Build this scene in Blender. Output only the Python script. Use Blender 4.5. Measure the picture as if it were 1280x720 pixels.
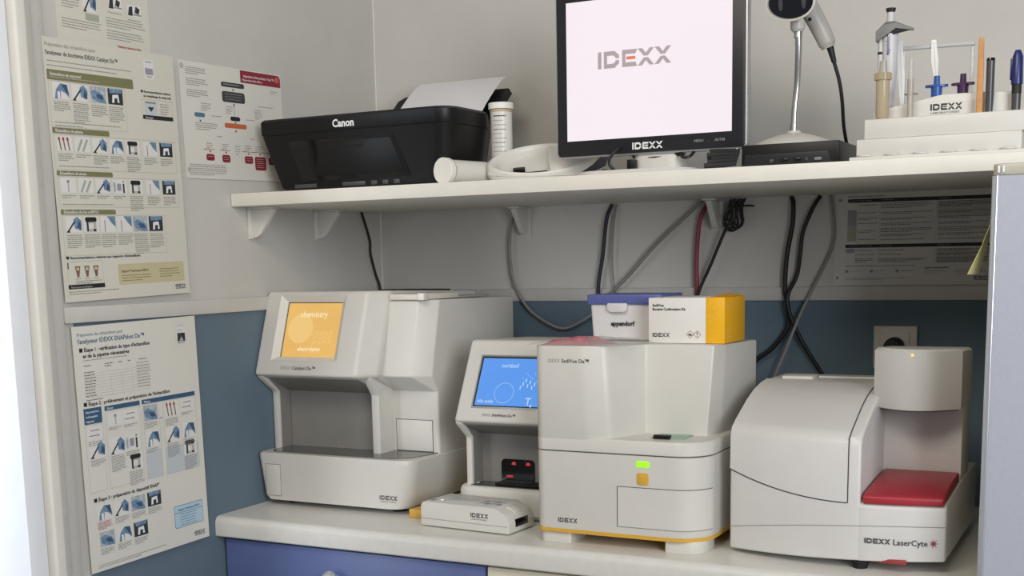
import bpy, bmesh, math, random
from mathutils import Vector, Matrix
random.seed(7)
PI = math.pi
for o in list(bpy.data.objects):
    bpy.data.objects.remove(o, do_unlink=True)
SC = bpy.context.scene
C = SC.collection

# ------------------------------------------------------------------ camera
CAM = Vector((1.58886, -2.42742, 0.47743))
YAW, PITCH, ROLL = 0.478335, -0.151286, -0.019581
fw = Vector((-math.sin(YAW)*math.cos(PITCH), math.cos(YAW)*math.cos(PITCH), math.sin(PITCH)))
rt = Vector((math.cos(YAW), math.sin(YAW), 0)); up = rt.cross(fw)
r2 = rt*math.cos(ROLL) + up*math.sin(ROLL); u2 = -rt*math.sin(ROLL) + up*math.cos(ROLL)
cd = bpy.data.cameras.new('camera'); cam = bpy.data.objects.new('camera', cd); C.objects.link(cam)
M = Matrix.Identity(4)
for i in range(3):
    M[i][0] = r2[i]; M[i][1] = u2[i]; M[i][2] = -fw[i]; M[i][3] = CAM[i]
cam.matrix_world = M
cd.sensor_width = 36.0; cd.lens = 1540.19/1280*36.0; cd.shift_y = 200/1280
cd.clip_start = 0.02
SC.camera = cam

# ------------------------------------------------------------------ world, lights, exposure
w = bpy.data.worlds.new('world'); SC.world = w; w.use_nodes = True
bg = w.node_tree.nodes['Background']; bg.inputs[0].default_value = (0.92, 0.94, 1.0, 1); bg.inputs[1].default_value = 0.125
def area(name, loc, target, sx, sy, power, col):
    d = bpy.data.lights.new(name, 'AREA'); d.shape = 'RECTANGLE'; d.size = sx; d.size_y = sy
    d.energy = power; d.color = col
    o = bpy.data.objects.new(name, d); C.objects.link(o); o.location = loc
    o.rotation_euler = (Vector(target)-Vector(loc)).to_track_quat('-Z', 'Y').to_euler()
    return o
area('window_light', (3.0, -2.9, 0.95), (0.5, -0.3, 0.35), 1.2, 1.3, 54, (0.93, 0.96, 1.0))
hl = area('door_fill_light', (-.45, -2.05, 0.6), (-.52, -1.08, .4), .5, 1.5, 7.5, (0.84, 0.91, 1.0)); hl.data.spread = math.radians(75)  # added lamp out of view, brightens the open door leaf
area('ceiling_light', (1.0, -2.3, 1.70), (0.9, -0.6, 0.3), 1.2, 0.6, 18, (1.0, 0.92, 0.80))
SC.view_settings.view_transform = 'Standard'; SC.view_settings.look = 'None'
SC.view_settings.gamma = 1.0; SC.view_settings.use_curve_mapping = False
SC.view_settings.exposure = 0.15

# ------------------------------------------------------------------ materials
def lin(h):
    if isinstance(h, str):
        h = tuple(int(h[i:i+2], 16)/255 for i in (0, 2, 4))
    return tuple(c/12.92 if c <= .04045 else ((c+.055)/1.055)**2.4 for c in h)
MATS = {}
def mat(name, col, rough=.5, metal=0., var=.06, vscale=30, bump=0., bscale=300, emit=0., spec=.5, trans=0., alpha=1., coat=0.):
    m = bpy.data.materials.new(name); m.use_nodes = True; nt = m.node_tree; b = nt.nodes['Principled BSDF']
    c = lin(col)
    tc = nt.nodes.new('ShaderNodeTexCoord')
    if var > 0:
        n = nt.nodes.new('ShaderNodeTexNoise'); n.inputs['Scale'].default_value = vscale; n.inputs['Detail'].default_value = 4
        nt.links.new(tc.outputs['Object'], n.inputs['Vector'])
        r = nt.nodes.new('ShaderNodeValToRGB')
        r.color_ramp.elements[0].position = .3; r.color_ramp.elements[1].position = .7
        r.color_ramp.elements[0].color = (*[x*(1-var) for x in c], 1); r.color_ramp.elements[1].color = (*[min(1, x*(1+var)) for x in c], 1)
        nt.links.new(n.outputs['Fac'], r.inputs['Fac']); nt.links.new(r.outputs['Color'], b.inputs['Base Color'])
        if emit:
            nt.links.new(r.outputs['Color'], b.inputs['Emission Color']); nt.links.remove(b.inputs['Base Color'].links[0]); b.inputs['Base Color'].default_value = (.02, .02, .02, 1)
    else:
        b.inputs['Base Color'].default_value = (*c, 1)
        if emit: b.inputs['Emission Color'].default_value = (*c, 1); b.inputs['Base Color'].default_value = (.02, .02, .02, 1)
    b.inputs['Emission Strength'].default_value = emit
    b.inputs['Roughness'].default_value = rough; b.inputs['Metallic'].default_value = metal
    b.inputs['Specular IOR Level'].default_value = spec
    b.inputs['Transmission Weight'].default_value = trans; b.inputs['Alpha'].default_value = alpha
    b.inputs['Coat Weight'].default_value = coat
    if bump:
        n2 = nt.nodes.new('ShaderNodeTexNoise'); n2.inputs['Scale'].default_value = bscale; n2.inputs['Detail'].default_value = 3
        nt.links.new(tc.outputs['Object'], n2.inputs['Vector'])
        bp = nt.nodes.new('ShaderNodeBump'); bp.inputs['Strength'].default_value = bump; bp.inputs['Distance'].default_value = .001
        nt.links.new(n2.outputs['Fac'], bp.inputs['Height']); nt.links.new(bp.outputs['Normal'], b.inputs['Normal'])
    MATS[name] = m
    return m
def woven(name, col, bump):
    m = mat(name, col, .85, var=.035, vscale=6); nt = m.node_tree; b = nt.nodes['Principled BSDF']
    tc = nt.nodes.new('ShaderNodeTexCoord'); bumpn = nt.nodes.new('ShaderNodeBump')
    last = None
    for sc in ((420, 420, 30), (30, 30, 420)):
        mp = nt.nodes.new('ShaderNodeMapping'); mp.inputs['Scale'].default_value = sc
        n = nt.nodes.new('ShaderNodeTexNoise'); n.inputs['Scale'].default_value = 1; n.inputs['Detail'].default_value = 2
        nt.links.new(tc.outputs['Object'], mp.inputs['Vector']); nt.links.new(mp.outputs['Vector'], n.inputs['Vector'])
        if last is None: last = n.outputs['Fac']
        else:
            a = nt.nodes.new('ShaderNodeMath'); a.operation = 'ADD'
            nt.links.new(last, a.inputs[0]); nt.links.new(n.outputs['Fac'], a.inputs[1]); last = a.outputs[0]
    bumpn.inputs['Strength'].default_value = bump; bumpn.inputs['Distance'].default_value = .001
    nt.links.new(last, bumpn.inputs['Height']); nt.links.new(bumpn.outputs['Normal'], b.inputs['Normal'])
    return m
woven('wall_paper', 'c9c6c0', .35)
woven('blue_paint', '627481', .3)
mat('rail_paint', 'c6c3bd', .55, var=.03)
mat('door_white', 'eef1f6', .4, var=.02)
mat('jamb_grey', 'b9b9b4', .5, var=.03)
mat('shelf_white', 'dedbd3', .5, var=.02)
mat('shelf_edge', 'e6e2d8', .45, var=.02)
mat('bracket_white', 'd6d4ce', .45, var=.02)
mat('counter_white', 'd9d7d1', .32, var=.03, vscale=60)
mat('blue_laminate', '5f6c9c', .35, var=.04, vscale=20)
mat('cream_laminate', 'e4ddc6', .4, var=.03)
mat('floor_vinyl', '8d8a84', .6, var=.12, vscale=12)
mat('silver_door', 'b4b8c4', .5, metal=.15, var=.03, vscale=240, bump=.12, bscale=600)
mat('silver_bright', 'd8dce2', .25, metal=.7, var=.0)
mat('trim_beige', 'b9b7a8', .4, var=.03)
mat('plastic', 'cdcac3', .42, var=.018, vscale=25, bump=.06, bscale=900)
mat('plastic_light', 'd3d0c9', .42, var=.015)
mat('plastic_warm', 'd9d3c8', .45, var=.02)
mat('plastic_laser', 'd6d4d1', .4, var=.018, vscale=25, bump=.06, bscale=900)
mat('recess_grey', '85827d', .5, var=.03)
mat('deck_dark', '5a5855', .16, var=.04)
mat('deck_glossy', '3c3b3b', .12, var=.03)
mat('seam', '4a4947', .6, var=0)
mat('seam_soft', '8d8b87', .6, var=0)
mat('black_plastic', '0e0e10', .42, var=.1, vscale=40, spec=.35)
mat('black_matte', '0c0c0e', .6, var=.1)
mat('black_gloss', '0c0c0e', .1, var=.05)
mat('bezel_black', '1c1d22', .42, var=.05)
mat('silver_rim', 'b3b4b6', .3, metal=.6, var=.02)
mat('rubber', '161616', .7, var=.1)
mat('yellow', 'd6a740', .45, var=.04)
mat('yellow_box', 'f0b41e', .4, var=.03)
mat('yellow_box_side', 'eca912', .4, var=.03)
mat('carton_white', 'e3e0da', .5, var=.015)
mat('carton_shadow', 'b3b0a8', .7, var=.02)
mat('red_plastic', 'a52c38', .4, var=.03)
mat('red_dark', '9a3a38', .5, var=.03)
mat('bag_red', 'cf7f86', .3, var=.25, vscale=90)
mat('bag_clear', 'e0dada', .25, var=.03, alpha=.38)
mat('lid_blue', '5c66a0', .4, var=.08, vscale=120)
mat('tub_white', 'd9d6d6', .4, var=.02)
mat('chrome', 'c9c8c6', .32, metal=1., var=.03, vscale=200)
mat('glass_green', '9fc9b6', .1, var=0, alpha=.6)
mat('ink', '3d3c3e', .6, var=0)
mat('ink_black', '1f1f21', .6, var=0)
mat('ink_grey', '8f8d8b', .6, var=0)
mat('ink_light', 'b8b5b0', .6, var=0)
mat('ink_blue', '3a5f83', .6, var=0)
mat('ink_white', 'e8e8ea', .5, var=0)
mat('ink_red', 'a03a3a', .6, var=0)
mat('ink_brown', '7a5f4c', .6, var=0)
mat('paper', 'dcd9d0', .7, var=.012, vscale=10)
mat('paper_warm', 'd5d1c5', .7, var=.012, vscale=10)
mat('paper_bright', 'e0deda', .7, var=.01)
mat('paper_cool', 'dedcdf', .7, var=.01)
mat('paper_grey', 'd0cecb', .7, var=.012)
mat('olive', '7d7a55', .6, var=.02)
mat('crimson', '8c2436', .6, var=.02)
mat('orange_print', 'c8683f', .6, var=0)
mat('teal_print', '4d7894', .6, var=0)
mat('steel_blue', '34597a', .6, var=.02)
mat('pale_blue', 'b4cfdd', .6, var=.02)
mat('grey_panel', 'c3c9cc', .6, var=0)
mat('beige_panel', 'c6bd98', .6, var=.02)
mat('glove_blue', '6f8ba6', .6, var=.3, vscale=160)
mat('glove_dark', '3b5570', .6, var=.25, vscale=160)
mat('photo_grey', 'aeb6bc', .6, var=.25, vscale=120)
mat('photo_dark', '2e3338', .6, var=.4, vscale=160)
mat('mauve_print', '9c93a0', .6, var=.02)
mat('sage_print', 'a6aa9c', .6, var=.02)
mat('screen_white', 'fdf2f8', .2, var=0, emit=0.834)
mat('screen_amber', 'efbd68', .2, var=.04, vscale=14, emit=0.817)
mat('amber_pale', 'f3c97c', .3, var=0, emit=0.834)
mat('amber_text', 'fbe6ba', .3, var=0, emit=0.86)
mat('screen_blue', '5c9cf2', .2, var=.03, vscale=14, emit=0.834)
mat('blue_pale', '83b6f5', .3, var=0, emit=0.834)
mat('blue_text', 'b4d6fc', .3, var=0, emit=0.834)
mat('logo_mauve', 'b5a6a9', .3, var=0, emit=0.817)
mat('logo_orange', 'ef7a5c', .3, var=0, emit=0.817)
mat('led_green', '9cf21a', .3, var=0, emit=1.12)
mat('led_and_glint_red', 'd8282c', .3, var=0, emit=0.6)
mat('led_amber', 'f4d060', .3, var=0, emit=1.29)
mat('led_white', 'ffffff', .3, var=0, emit=1.03)
mat('scanner_white', 'c9c6bf', .4, var=.02)
mat('scanner_grey', 'aeaba5', .4, var=.02)
mat('lens_dark', '1b1d22', .1, var=.05)
mat('rack_white', 'd5d2cb', .4, var=.015)
mat('acrylic', 'c9c8c4', .15, var=0, alpha=.35)
mat('pipette_grey', '777675', .4, var=.03)
mat('pipette_white', 'c8c7c8', .4, var=.02)
mat('amber_plastic', 'c4b393', .25, var=.05, alpha=.7)
mat('clear_tube', 'b9b2a8', .15, var=.03, alpha=.7)
mat('tip_blue', '2c55a0', .35, var=.04)
mat('tip_purple', '4e2a58', .35, var=.04)
mat('wood_stick', 'c9925a', .6, var=.12, vscale=80)
mat('pen_grey', '4b4a4c', .3, var=.1)
mat('marker_navy', '1e2a66', .3, var=.05)
mat('white_strip', 'eeeeec', .35, var=0)
mat('cap_white', 'e6e3dc', .45, var=.015)
mat('vial_white', 'd9d6cf', .35, var=.02)
mat('vial_ring', 'b9a98a', .5, var=.05)
mat('cable_black', '19191b', .5, var=.1)
mat('cable_navy', '1e2333', .5, var=.1)
mat('cable_grey', '8a8783', .5, var=.05)
mat('cable_red', '8a3a48', .5, var=.08)
mat('note_yellow', 'cfc88a', .7, var=.03)
mat('socket_white', 'c9c5bb', .4, var=.02)

# ------------------------------------------------------------------ mesh helpers
class MB:
    """collects shapes into one mesh"""
    def __init__(s): s.bm = bmesh.new(); s.xf = None; s.mats = []; s.mi = 0
    def use(s, m):
        if m not in s.mats: s.mats.append(m)
        s.mi = s.mats.index(m); return s
    def take(s, t, bev=0, seg=2, ang=25, flat=False, raw=False):
        if not raw: bmesh.ops.recalc_face_normals(t, faces=t.faces)
        if bev > 0:
            es = [e for e in t.edges if len(e.link_faces) == 2 and e.calc_face_angle(0) > math.radians(ang)]
            bmesh.ops.bevel(t, geom=es, offset=bev, segments=seg, profile=.5, affect='EDGES', clamp_overlap=True)
        for f in t.faces: f.smooth = not flat; f.material_index = s.mi
        for e in t.edges:
            if len(e.link_faces) == 2 and e.calc_face_angle(0) > math.radians(38): e.smooth = False
        if s.xf is not None: t.transform(s.xf)
        me = bpy.data.meshes.new('tmp'); t.to_mesh(me); t.free(); s.bm.from_mesh(me); bpy.data.meshes.remove(me)
        return s
    def box(s, x0, x1, y0, y1, z0, z1, bev=0, seg=2):
        t = bmesh.new(); v = [t.verts.new((x, y, z)) for x in (x0, x1) for y in (y0, y1) for z in (z0, z1)]
        for f in ((0,1,3,2),(4,6,7,5),(0,4,5,1),(2,3,7,6),(0,2,6,4),(1,5,7,3)): t.faces.new([v[i] for i in f])
        return s.take(t, bev, seg)
    def loft(s, rings, bev=0, seg=2, closed=True, cap=True, ang=25):
        t = bmesh.new(); R = [[t.verts.new(p) for p in r] for r in rings]; n = len(rings[0])
        for a, b in zip(R, R[1:]):
            for i in range(n if closed else n-1):
                j = (i+1) % n; t.faces.new((a[i], a[j], b[j], b[i]))
        if cap: t.faces.new(R[0]); t.faces.new(R[-1])
        return s.take(t, bev, seg, ang)
    def prism(s, poly, lo, hi, plane='yz', bev=0, seg=2, ang=25):
        f = {'yz': lambda a, b, c: (c, a, b), 'xz': lambda a, b, c: (a, c, b), 'xy': lambda a, b, c: (a, b, c)}[plane]
        return s.loft([[f(a, b, lo) for a, b in poly], [f(a, b, hi) for a, b in poly]], bev, seg, ang=ang)
    def tube(s, pts, r, seg=8, smooth=5, cap=True):
        P = [Vector(p) for p in pts]
        if smooth and len(P) > 2:
            Q = []; E = [P[0]*2-P[1]] + P + [P[-1]*2-P[-2]]
            for i in range(1, len(E)-2):
                for k in range(smooth):
                    u = k/smooth; a, b, c, d = E[i-1], E[i], E[i+1], E[i+2]
                    Q.append(.5*((2*b)+(c-a)*u+(2*a-5*b+4*c-d)*u*u+(3*b-a-3*c+d)*u**3))
            Q.append(P[-1]); P = Q
        rings = []; N = None
        for i, p in enumerate(P):
            T = (P[min(i+1, len(P)-1)]-P[max(i-1, 0)]).normalized()
            if N is None:
                N = T.orthogonal().normalized()
            N = (N-T*N.dot(T)).normalized(); B = T.cross(N)
            rr = r(i/(len(P)-1)) if callable(r) else r
            rings.append([p+(N*math.cos(2*PI*k/seg)+B*math.sin(2*PI*k/seg))*rr for k in range(seg)])
        return s.loft(rings, cap=cap)
    def lathe(s, prof, seg=24, c=(0, 0, 0), axis=None):
        rings = [[(max(r, 1e-5)*math.cos(2*PI*k/seg), max(r, 1e-5)*math.sin(2*PI*k/seg), z) for k in range(seg)] for r, z in prof]
        m = Matrix.Translation(c)
        if axis is not None: m = m @ Vector((0, 0, 1)).rotation_difference(Vector(axis)).to_matrix().to_4x4()
        return s.loft([[m @ Vector(p) for p in r] for r in rings])
    def poly(s, pts):
        t = bmesh.new(); t.faces.new([t.verts.new(p) for p in pts]); return s.take(t, flat=True, raw=True)
    def mesh(s, name):
        me = bpy.data.meshes.new(name); s.bm.to_mesh(me); s.bm.free()
        for m in s.mats: me.materials.append(MATS[m])
        return me
def arc_poly(pts, seg=6):
    """polygon points (a,b,radius) -> filleted outline"""
    out = []; n = len(pts)
    for i in range(n):
        p = Vector(pts[i][:2]); r = pts[i][2] if len(pts[i]) > 2 else 0
        if r <= 0: out.append(tuple(p)); continue
        a = Vector(pts[i-1][:2])-p; b = Vector(pts[(i+1) % n][:2])-p
        h = a.angle(b)/2; d = min(r/math.tan(h), a.length*.49, b.length*.49); rr = d*math.tan(h)
        a.normalize(); b.normalize(); c = p+(a+b).normalized()*(rr/math.sin(h))
        s0 = p+a*d-c; s1 = p+b*d-c
        a0 = math.atan2(s0.y, s0.x); da = math.atan2(s1.y, s1.x)-a0
        while da > PI: da -= 2*PI
        while da < -PI: da += 2*PI
        for k in range(seg+1):
            t = a0+da*k/seg; out.append((c.x+rr*math.cos(t), c.y+rr*math.sin(t)))
    return out
class Thing:
    def __init__(s, name, label, cat, loc, rot=(0, 0, 0), group=None, kind=None):
        s.o = bpy.data.objects.new(name, None); s.o.empty_display_size = .03; C.objects.link(s.o)
        s.o.location = loc; s.o.rotation_euler = rot; s.off = Vector(loc)
        s.o['label'] = label; s.o['category'] = cat
        if group: s.o['group'] = group
        if kind: s.o['kind'] = kind
        s.local = False
    def part(s, name, mb, m=None, label=None, parent=None, kind=None):
        if m and not mb.mats: mb.mats = [m]
        if not s.local: bmesh.ops.translate(mb.bm, verts=mb.bm.verts, vec=-s.off)
        o = bpy.data.objects.new(name, mb.mesh(name)); C.objects.link(o); o.parent = parent or s.o
        if label: o['label'] = label
        if kind: o['kind'] = kind
        return o
def single(name, label, cat, mb, m=None, group=None, kind=None, origin=None):
    if m and not mb.mats: mb.mats = [m]
    o = bpy.data.objects.new(name, None); bpy.data.objects.remove(o)
    if origin is None:
        xs = [v.co for v in mb.bm.verts]
        origin = Vector((sum(v.x for v in xs)/len(xs), sum(v.y for v in xs)/len(xs), min(v.z for v in xs)))
    bmesh.ops.translate(mb.bm, verts=mb.bm.verts, vec=-Vector(origin))
    o = bpy.data.objects.new(name, mb.mesh(name)); C.objects.link(o); o.location = origin
    if kind: o['kind'] = kind
    if label: o['label'] = label
    if cat: o['category'] = cat
    if group: o['group'] = group
    return o
# flat lettering: polygons in (u, v) at normal offset
def text_polys(txt, size, bold=0., align='LEFT', squeeze=1.):
    cu = bpy.data.curves.new('t', 'FONT'); cu.body = txt; cu.size = size; cu.offset = bold; cu.align_x = align
    cu.resolution_u = 2
    o = bpy.data.objects.new('t', cu); C.objects.link(o)
    dg = bpy.context.evaluated_depsgraph_get(); dg.update()
    me = bpy.data.meshes.new_from_object(o.evaluated_get(dg))
    out = [[(me.vertices[i].co.x*squeeze, me.vertices[i].co.y) for i in p.vertices] for p in me.polygons]
    bpy.data.objects.remove(o); bpy.data.curves.remove(cu); bpy.data.meshes.remove(me)
    return out
def logo_polys(h, accent=False):
    """block wordmark with a slit through the middle; returns (main, accent) polygons, height h"""
    g, t = .05, .26
    P = []; A = []
    def R(a, b, c, d): P.append([(a, c), (b, c), (b, d), (a, d)])
    R(0, .24, 0, 1); R(.40, .62, 0, 1); R(1.62, 1.84, 0, 1)
    for sgn in (1, -1):
        f = lambda x, y: (x, .5+sgn*(y-.5))
        L = [[f(.62, 1), f(.62, 1-t), f(1.02, 1-t), f(1.18, .62), f(1.18, .5+g), f(1.42, .5+g), f(1.42, .74), f(1.12, 1)],
             [f(1.84, 1), f(1.84, 1-t), f(2.5, 1-t), f(2.62, 1)]]
        for x0 in (2.64, 3.74):
            L.append([f(x0, 1), f(x0+.40, .5+g), f(x0+.68, .5+g), f(x0+1.08, 1), f(x0+.78, 1), f(x0+.54, .716), f(x0+.30, 1)])
        P += L if sgn > 0 else [p[::-1] for p in L]
    A.append([(1.9, .42), (2.5, .42), (2.5, .60), (1.9, .60)])
    sc = lambda L: [[(x*h, y*h) for x, y in p] for p in L]
    return (sc(P), sc(A)) if accent else (sc(P+A), [])
LOGO_W = 4.82
def cut(o, mb):
    cm = mb.mesh('cutter'); c = bpy.data.objects.new('cutter', cm); C.objects.link(c); c.parent = o.parent
    md = o.modifiers.new('cut', 'BOOLEAN'); md.operation = 'DIFFERENCE'; md.object = c; md.solver = 'EXACT'
    dg = bpy.context.evaluated_depsgraph_get(); dg.update()
    me = bpy.data.meshes.new_from_object(o.evaluated_get(dg)); o.modifiers.clear(); old = o.data; o.data = me
    bpy.data.objects.remove(c); bpy.data.meshes.remove(cm); me.name = o.name
    t = bmesh.new(); t.from_mesh(me)
    for e in t.edges:
        if len(e.link_faces) == 2: e.smooth = e.calc_face_angle(0) < math.radians(6)
    t.to_mesh(me); t.free()
def two_tone(face, a, b, size, u, v, n=.0004):
    P = text_polys(a, size, 0, squeeze=.86); wd = max(x for p in P for x, y in p)
    g = MB(); put(g, face, P, 'ink_grey', u, v, n); put(g, face, text_polys(b, size, size*.012, squeeze=1.0), 'ink_black', u+wd+size*.3, v, n); return g
class Face:
    """maps (u, v, n) to 3D for prints: origin, u-dir, v-dir"""
    def __init__(s, o, u, v): s.o = Vector(o); s.u = Vector(u).normalized(); s.v = Vector(v).normalized(); s.n = s.u.cross(s.v)
    def __call__(s, a, b, n=0.): return s.o+s.u*a+s.v*b+s.n*n
    def mat4(s):
        m = Matrix.Identity(4)
        for i in range(3): m[i][0] = s.u[i]; m[i][1] = s.v[i]; m[i][2] = s.n[i]; m[i][3] = s.o[i]
        return m
def put(mb, face, polys, m, du=0, dv=0, n=.0004):
    mb.use(m)
    for p in polys: mb.poly([face(a+du, b+dv, n) for a, b in p])
def front(x, y, z): return Face((x, y, z), (1, 0, 0), (0, 0, 1))
def printed(face, txt, size, m, bold=0., du=0, dv=0, n=.0004, mb=None, align='LEFT', squeeze=1.):
    mb = mb or MB(); put(mb, face, text_polys(txt, size, bold, align, squeeze), m, du, dv, n); return mb
def logo_mb(face, h, m='ink', sub=True, du=0, dv=0, n=.0004, mb=None):
    mb = mb or MB(); P, _ = logo_polys(h); put(mb, face, P, m, du, dv, n)
    if sub:
        put(mb, face, text_polys('LABORATORIES', h*.42, 0, squeeze=1.5), m, du, dv-h*.55, n)
    return mb
def seam_panel(face, u0, v0, u1, v1, m, t=.0012, gap=.0012):
    """dark joint + panel standing proud: returns (panel mb, joint mb)"""
    j = MB(); j.xf = face.mat4(); j.box(u0-gap, u1+gap, v0-gap, v1+gap, -.002, .0004)
    p = MB(); p.xf = face.mat4(); p.box(u0, u1, v0, v1, -.002, t, .0006)
    return p, j

# ------------------------------------------------------------------ the setting
FL = -.90
single('floor', 'grey vinyl floor in front of the cabinets', None, MB().box(-.1, 3.6, -3.4, .1, FL-.05, FL), 'floor_vinyl', kind='structure')
wb = single('wall_back', 'off-white woven wallpaper wall behind the shelf', None, MB().box(-.1, 3.6, .0, .1, FL, 2.1), 'wall_paper', kind='structure', origin=(0, 0, FL))
wl = single('wall_left', 'off-white woven wallpaper wall hung with posters', None, MB().box(-.1, .0, -1.034, 0, FL, 2.1), 'wall_paper', kind='structure', origin=(0, 0, FL))
def child(parent, name, mb, m):
    if not mb.mats: mb.mats = [m]
    bmesh.ops.translate(mb.bm, verts=mb.bm.verts, vec=-parent.location)
    o = bpy.data.objects.new(name, mb.mesh(name)); C.objects.link(o); o.parent = parent; return o
ZR = .388
child(wb, 'blue_dado', MB().box(.003, 3.6, -.003, .02, FL, ZR+.005), 'blue_paint')
child(wl, 'blue_dado', MB().box(-.02, .003, -.936, -.0, FL, ZR+.005), 'blue_paint')
single('trim_1', 'white flat rail along the back wall', None, MB().box(.008, 3.6, -.009, .0, ZR, ZR+.027, .002), 'rail_paint', kind='structure')
single('trim_2', 'white flat rail along the left wall', None, MB().box(0, .009, -.960, -.0, ZR, ZR+.027, .002), 'rail_paint', kind='structure')
# door with narrow architrave on the left wall
d = Thing('door_1', 'white door with narrow moulded frame on the left wall', 'door', (0, -1.45, FL), kind='structure')
del d.o['category']
prof = arc_poly([(.0, -1.036), (.030, -1.036, .006), (.030, -1.016, .006), (.018, -.992, .008), (.0, -.988)], 4)
d.part('architrave', MB().prism(prof, FL, 2.1, 'xy'), 'shelf_white')
d.part('casing_board', MB().box(.0, .008, -.9885, -.962, FL, 2.1, .0015), 'rail_paint')
d.part('jamb', MB().box(-.11, .012, -1.0400, -1.034, FL, 2.1, .002), 'jamb_grey')
d.part('door_leaf', MB().box(-.90, .018, -1.0775, -1.0405, FL+.005, 2.09, .003), 'door_white', 'white door leaf standing open into the hall, brightened by an added lamp')
single('wall_left_return', 'wallpapered wall on the near side of the doorway', None, MB().box(-.1, .0, -3.4, -1.98, FL, 2.1), 'wall_paper', kind='structure')
single('wall_hall', 'white wall of the hall beyond the open door', None, MB().box(-1.1, -1.0, -3.4, 0, FL, 2.1), 'wall_paper', kind='structure')
child(wl, 'corner_bead', MB().box(.0, .004, -.004, .0, ZR+.027, 2.1, .001), 'shelf_white')

# ------------------------------------------------------------------ counter and cabinets
def counter():
    pr = arc_poly([(-.622, -.040, .004), (-.622, .0, .014), (-.002, .0), (-.002, -.040)], 6)
    single('worktop', 'white laminate worktop with rounded front edge under the analysers', 'worktop', MB().prism(pr, .004, 1.386, 'yz'), 'counter_white')
counter()
def cabinet(x0, x1, m, label, knobs):
    t = Thing('base_cabinet', label, 'cabinet', ((x0+x1)/2, -.3, FL))
    t.part('body', MB().box(x0+.001, x1-.001, -.585, -.01, FL+.001, -.0415), m)
    z = -.046
    for h in (.20, .30, .34):
        o = t.part('drawer', MB().box(x0+.002, x1-.002, -.606, -.586, z-h, z, .0015), m)
        zc = z-.052
        kb = MB().lathe([(.0, 0), (.006, .0), (.006, .012), (.016, .016), (.018, .022), (.014, .028), (0, .029)], 20, (knobs, -.6065, zc), (0, -1, 0))
        t.part('knob', kb, 'silver_bright', parent=o)
        z -= h+.004
cabinet(.012, .588, 'blue_laminate', 'blue laminate drawer cabinet under the worktop', .272)
cabinet(.590, 1.384, 'cream_laminate', 'cream laminate drawer cabinet beside the blue one', 1.0)

# refrigerator standing at the end of the worktop
t = Thing('refrigerator', 'silver grey refrigerator standing at the right end of the worktop', 'refrigerator', (1.68, -.4, FL))
t.part('body', MB().box(1.396, 1.96, -.60, -.02, FL+.03, .575, .006), 'trim_beige')
pr = arc_poly([(1.393, -.602), (1.393, -.652, .012), (1.962, -.652, .012), (1.962, -.602)], 8)
t.part('door', MB().prism(pr, FL+.06, .5755, 'xy'), 'silver_door')
t.part('edge_highlight', MB().prism(arc_poly([(1.3925, -.640), (1.3925, -.6535, .007), (1.402, -.6535, .003), (1.402, -.640)], 6), FL+.06, .5755, 'xy'), 'silver_bright')  # brighter metal strip stands in for the highlight along the rounded door edge
t.part('top_cap', MB().prism([(a, b) for a, b in pr], .5758, .591, 'xy', .002), 'trim_beige')
for x in (1.401, 1.407): t.part('hinge_pin', MB().box(x-.0015, x+.0015, -.655, -.652, .579, .588, .0006), 'ink_white')
for x, y in ((1.43, -.57), (1.92, -.57), (1.43, -.06), (1.92, -.06)): t.part('foot', MB().lathe([(.0, 0), (.015, 0), (.015, .031), (0, .031)], 12, (x, y, FL)), 'rubber')

# ------------------------------------------------------------------ wall shelf and brackets
ZS = .614
t = Thing('wall_shelf', 'long white melamine wall shelf carrying the printer and monitor', 'shelf', (1.0, -.27, ZS-.024))
t.part('board', MB().box(.002, 2.0, -.5205, -.012, ZS-.024, ZS, .0008), 'shelf_white')
t.part('edge_band', MB().box(.002, 2.0, -.5225, -.5207, ZS-.024, ZS, .0005), 'shelf_edge')
def bracket(loc, rz, label):
    b = Thing('shelf_bracket', label, 'bracket', loc, (0, 0, rz), 'plastic shelf brackets'); b.local = True
    pr = [(0, .055), (-.058, .055), (-.058, .050), (-.050, .040), (-.038, .024), (-.026, .008), (-.016, .001), (-.012, 0), (0, 0)]
    b.part('gusset', MB().prism(pr, -.006, .006, 'yz', .0012), 'bracket_white')
    b.part('wall_plate', MB().box(-.0135, .0135, -.004, .0, -.003, .055, .001), 'bracket_white')
    b.part('top_plate', MB().box(-.0135, .0135, -.060, -.001, .0552, .0585, .0005), 'bracket_white')
bz = ZS-.024-.059
bracket((.0005, -.462, bz), PI/2, 'white plastic bracket on the left wall at the front corner of the shelf')
bracket((.0005, -.245, bz), PI/2, 'white plastic bracket on the left wall halfway along the shelf end')
bracket((.375, -.0005, bz), 0, 'white plastic bracket on the back wall beside the grey looped cable')
bracket((.806, -.0005, bz), 0, 'white plastic bracket on the back wall beside the coiled black cable')

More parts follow.
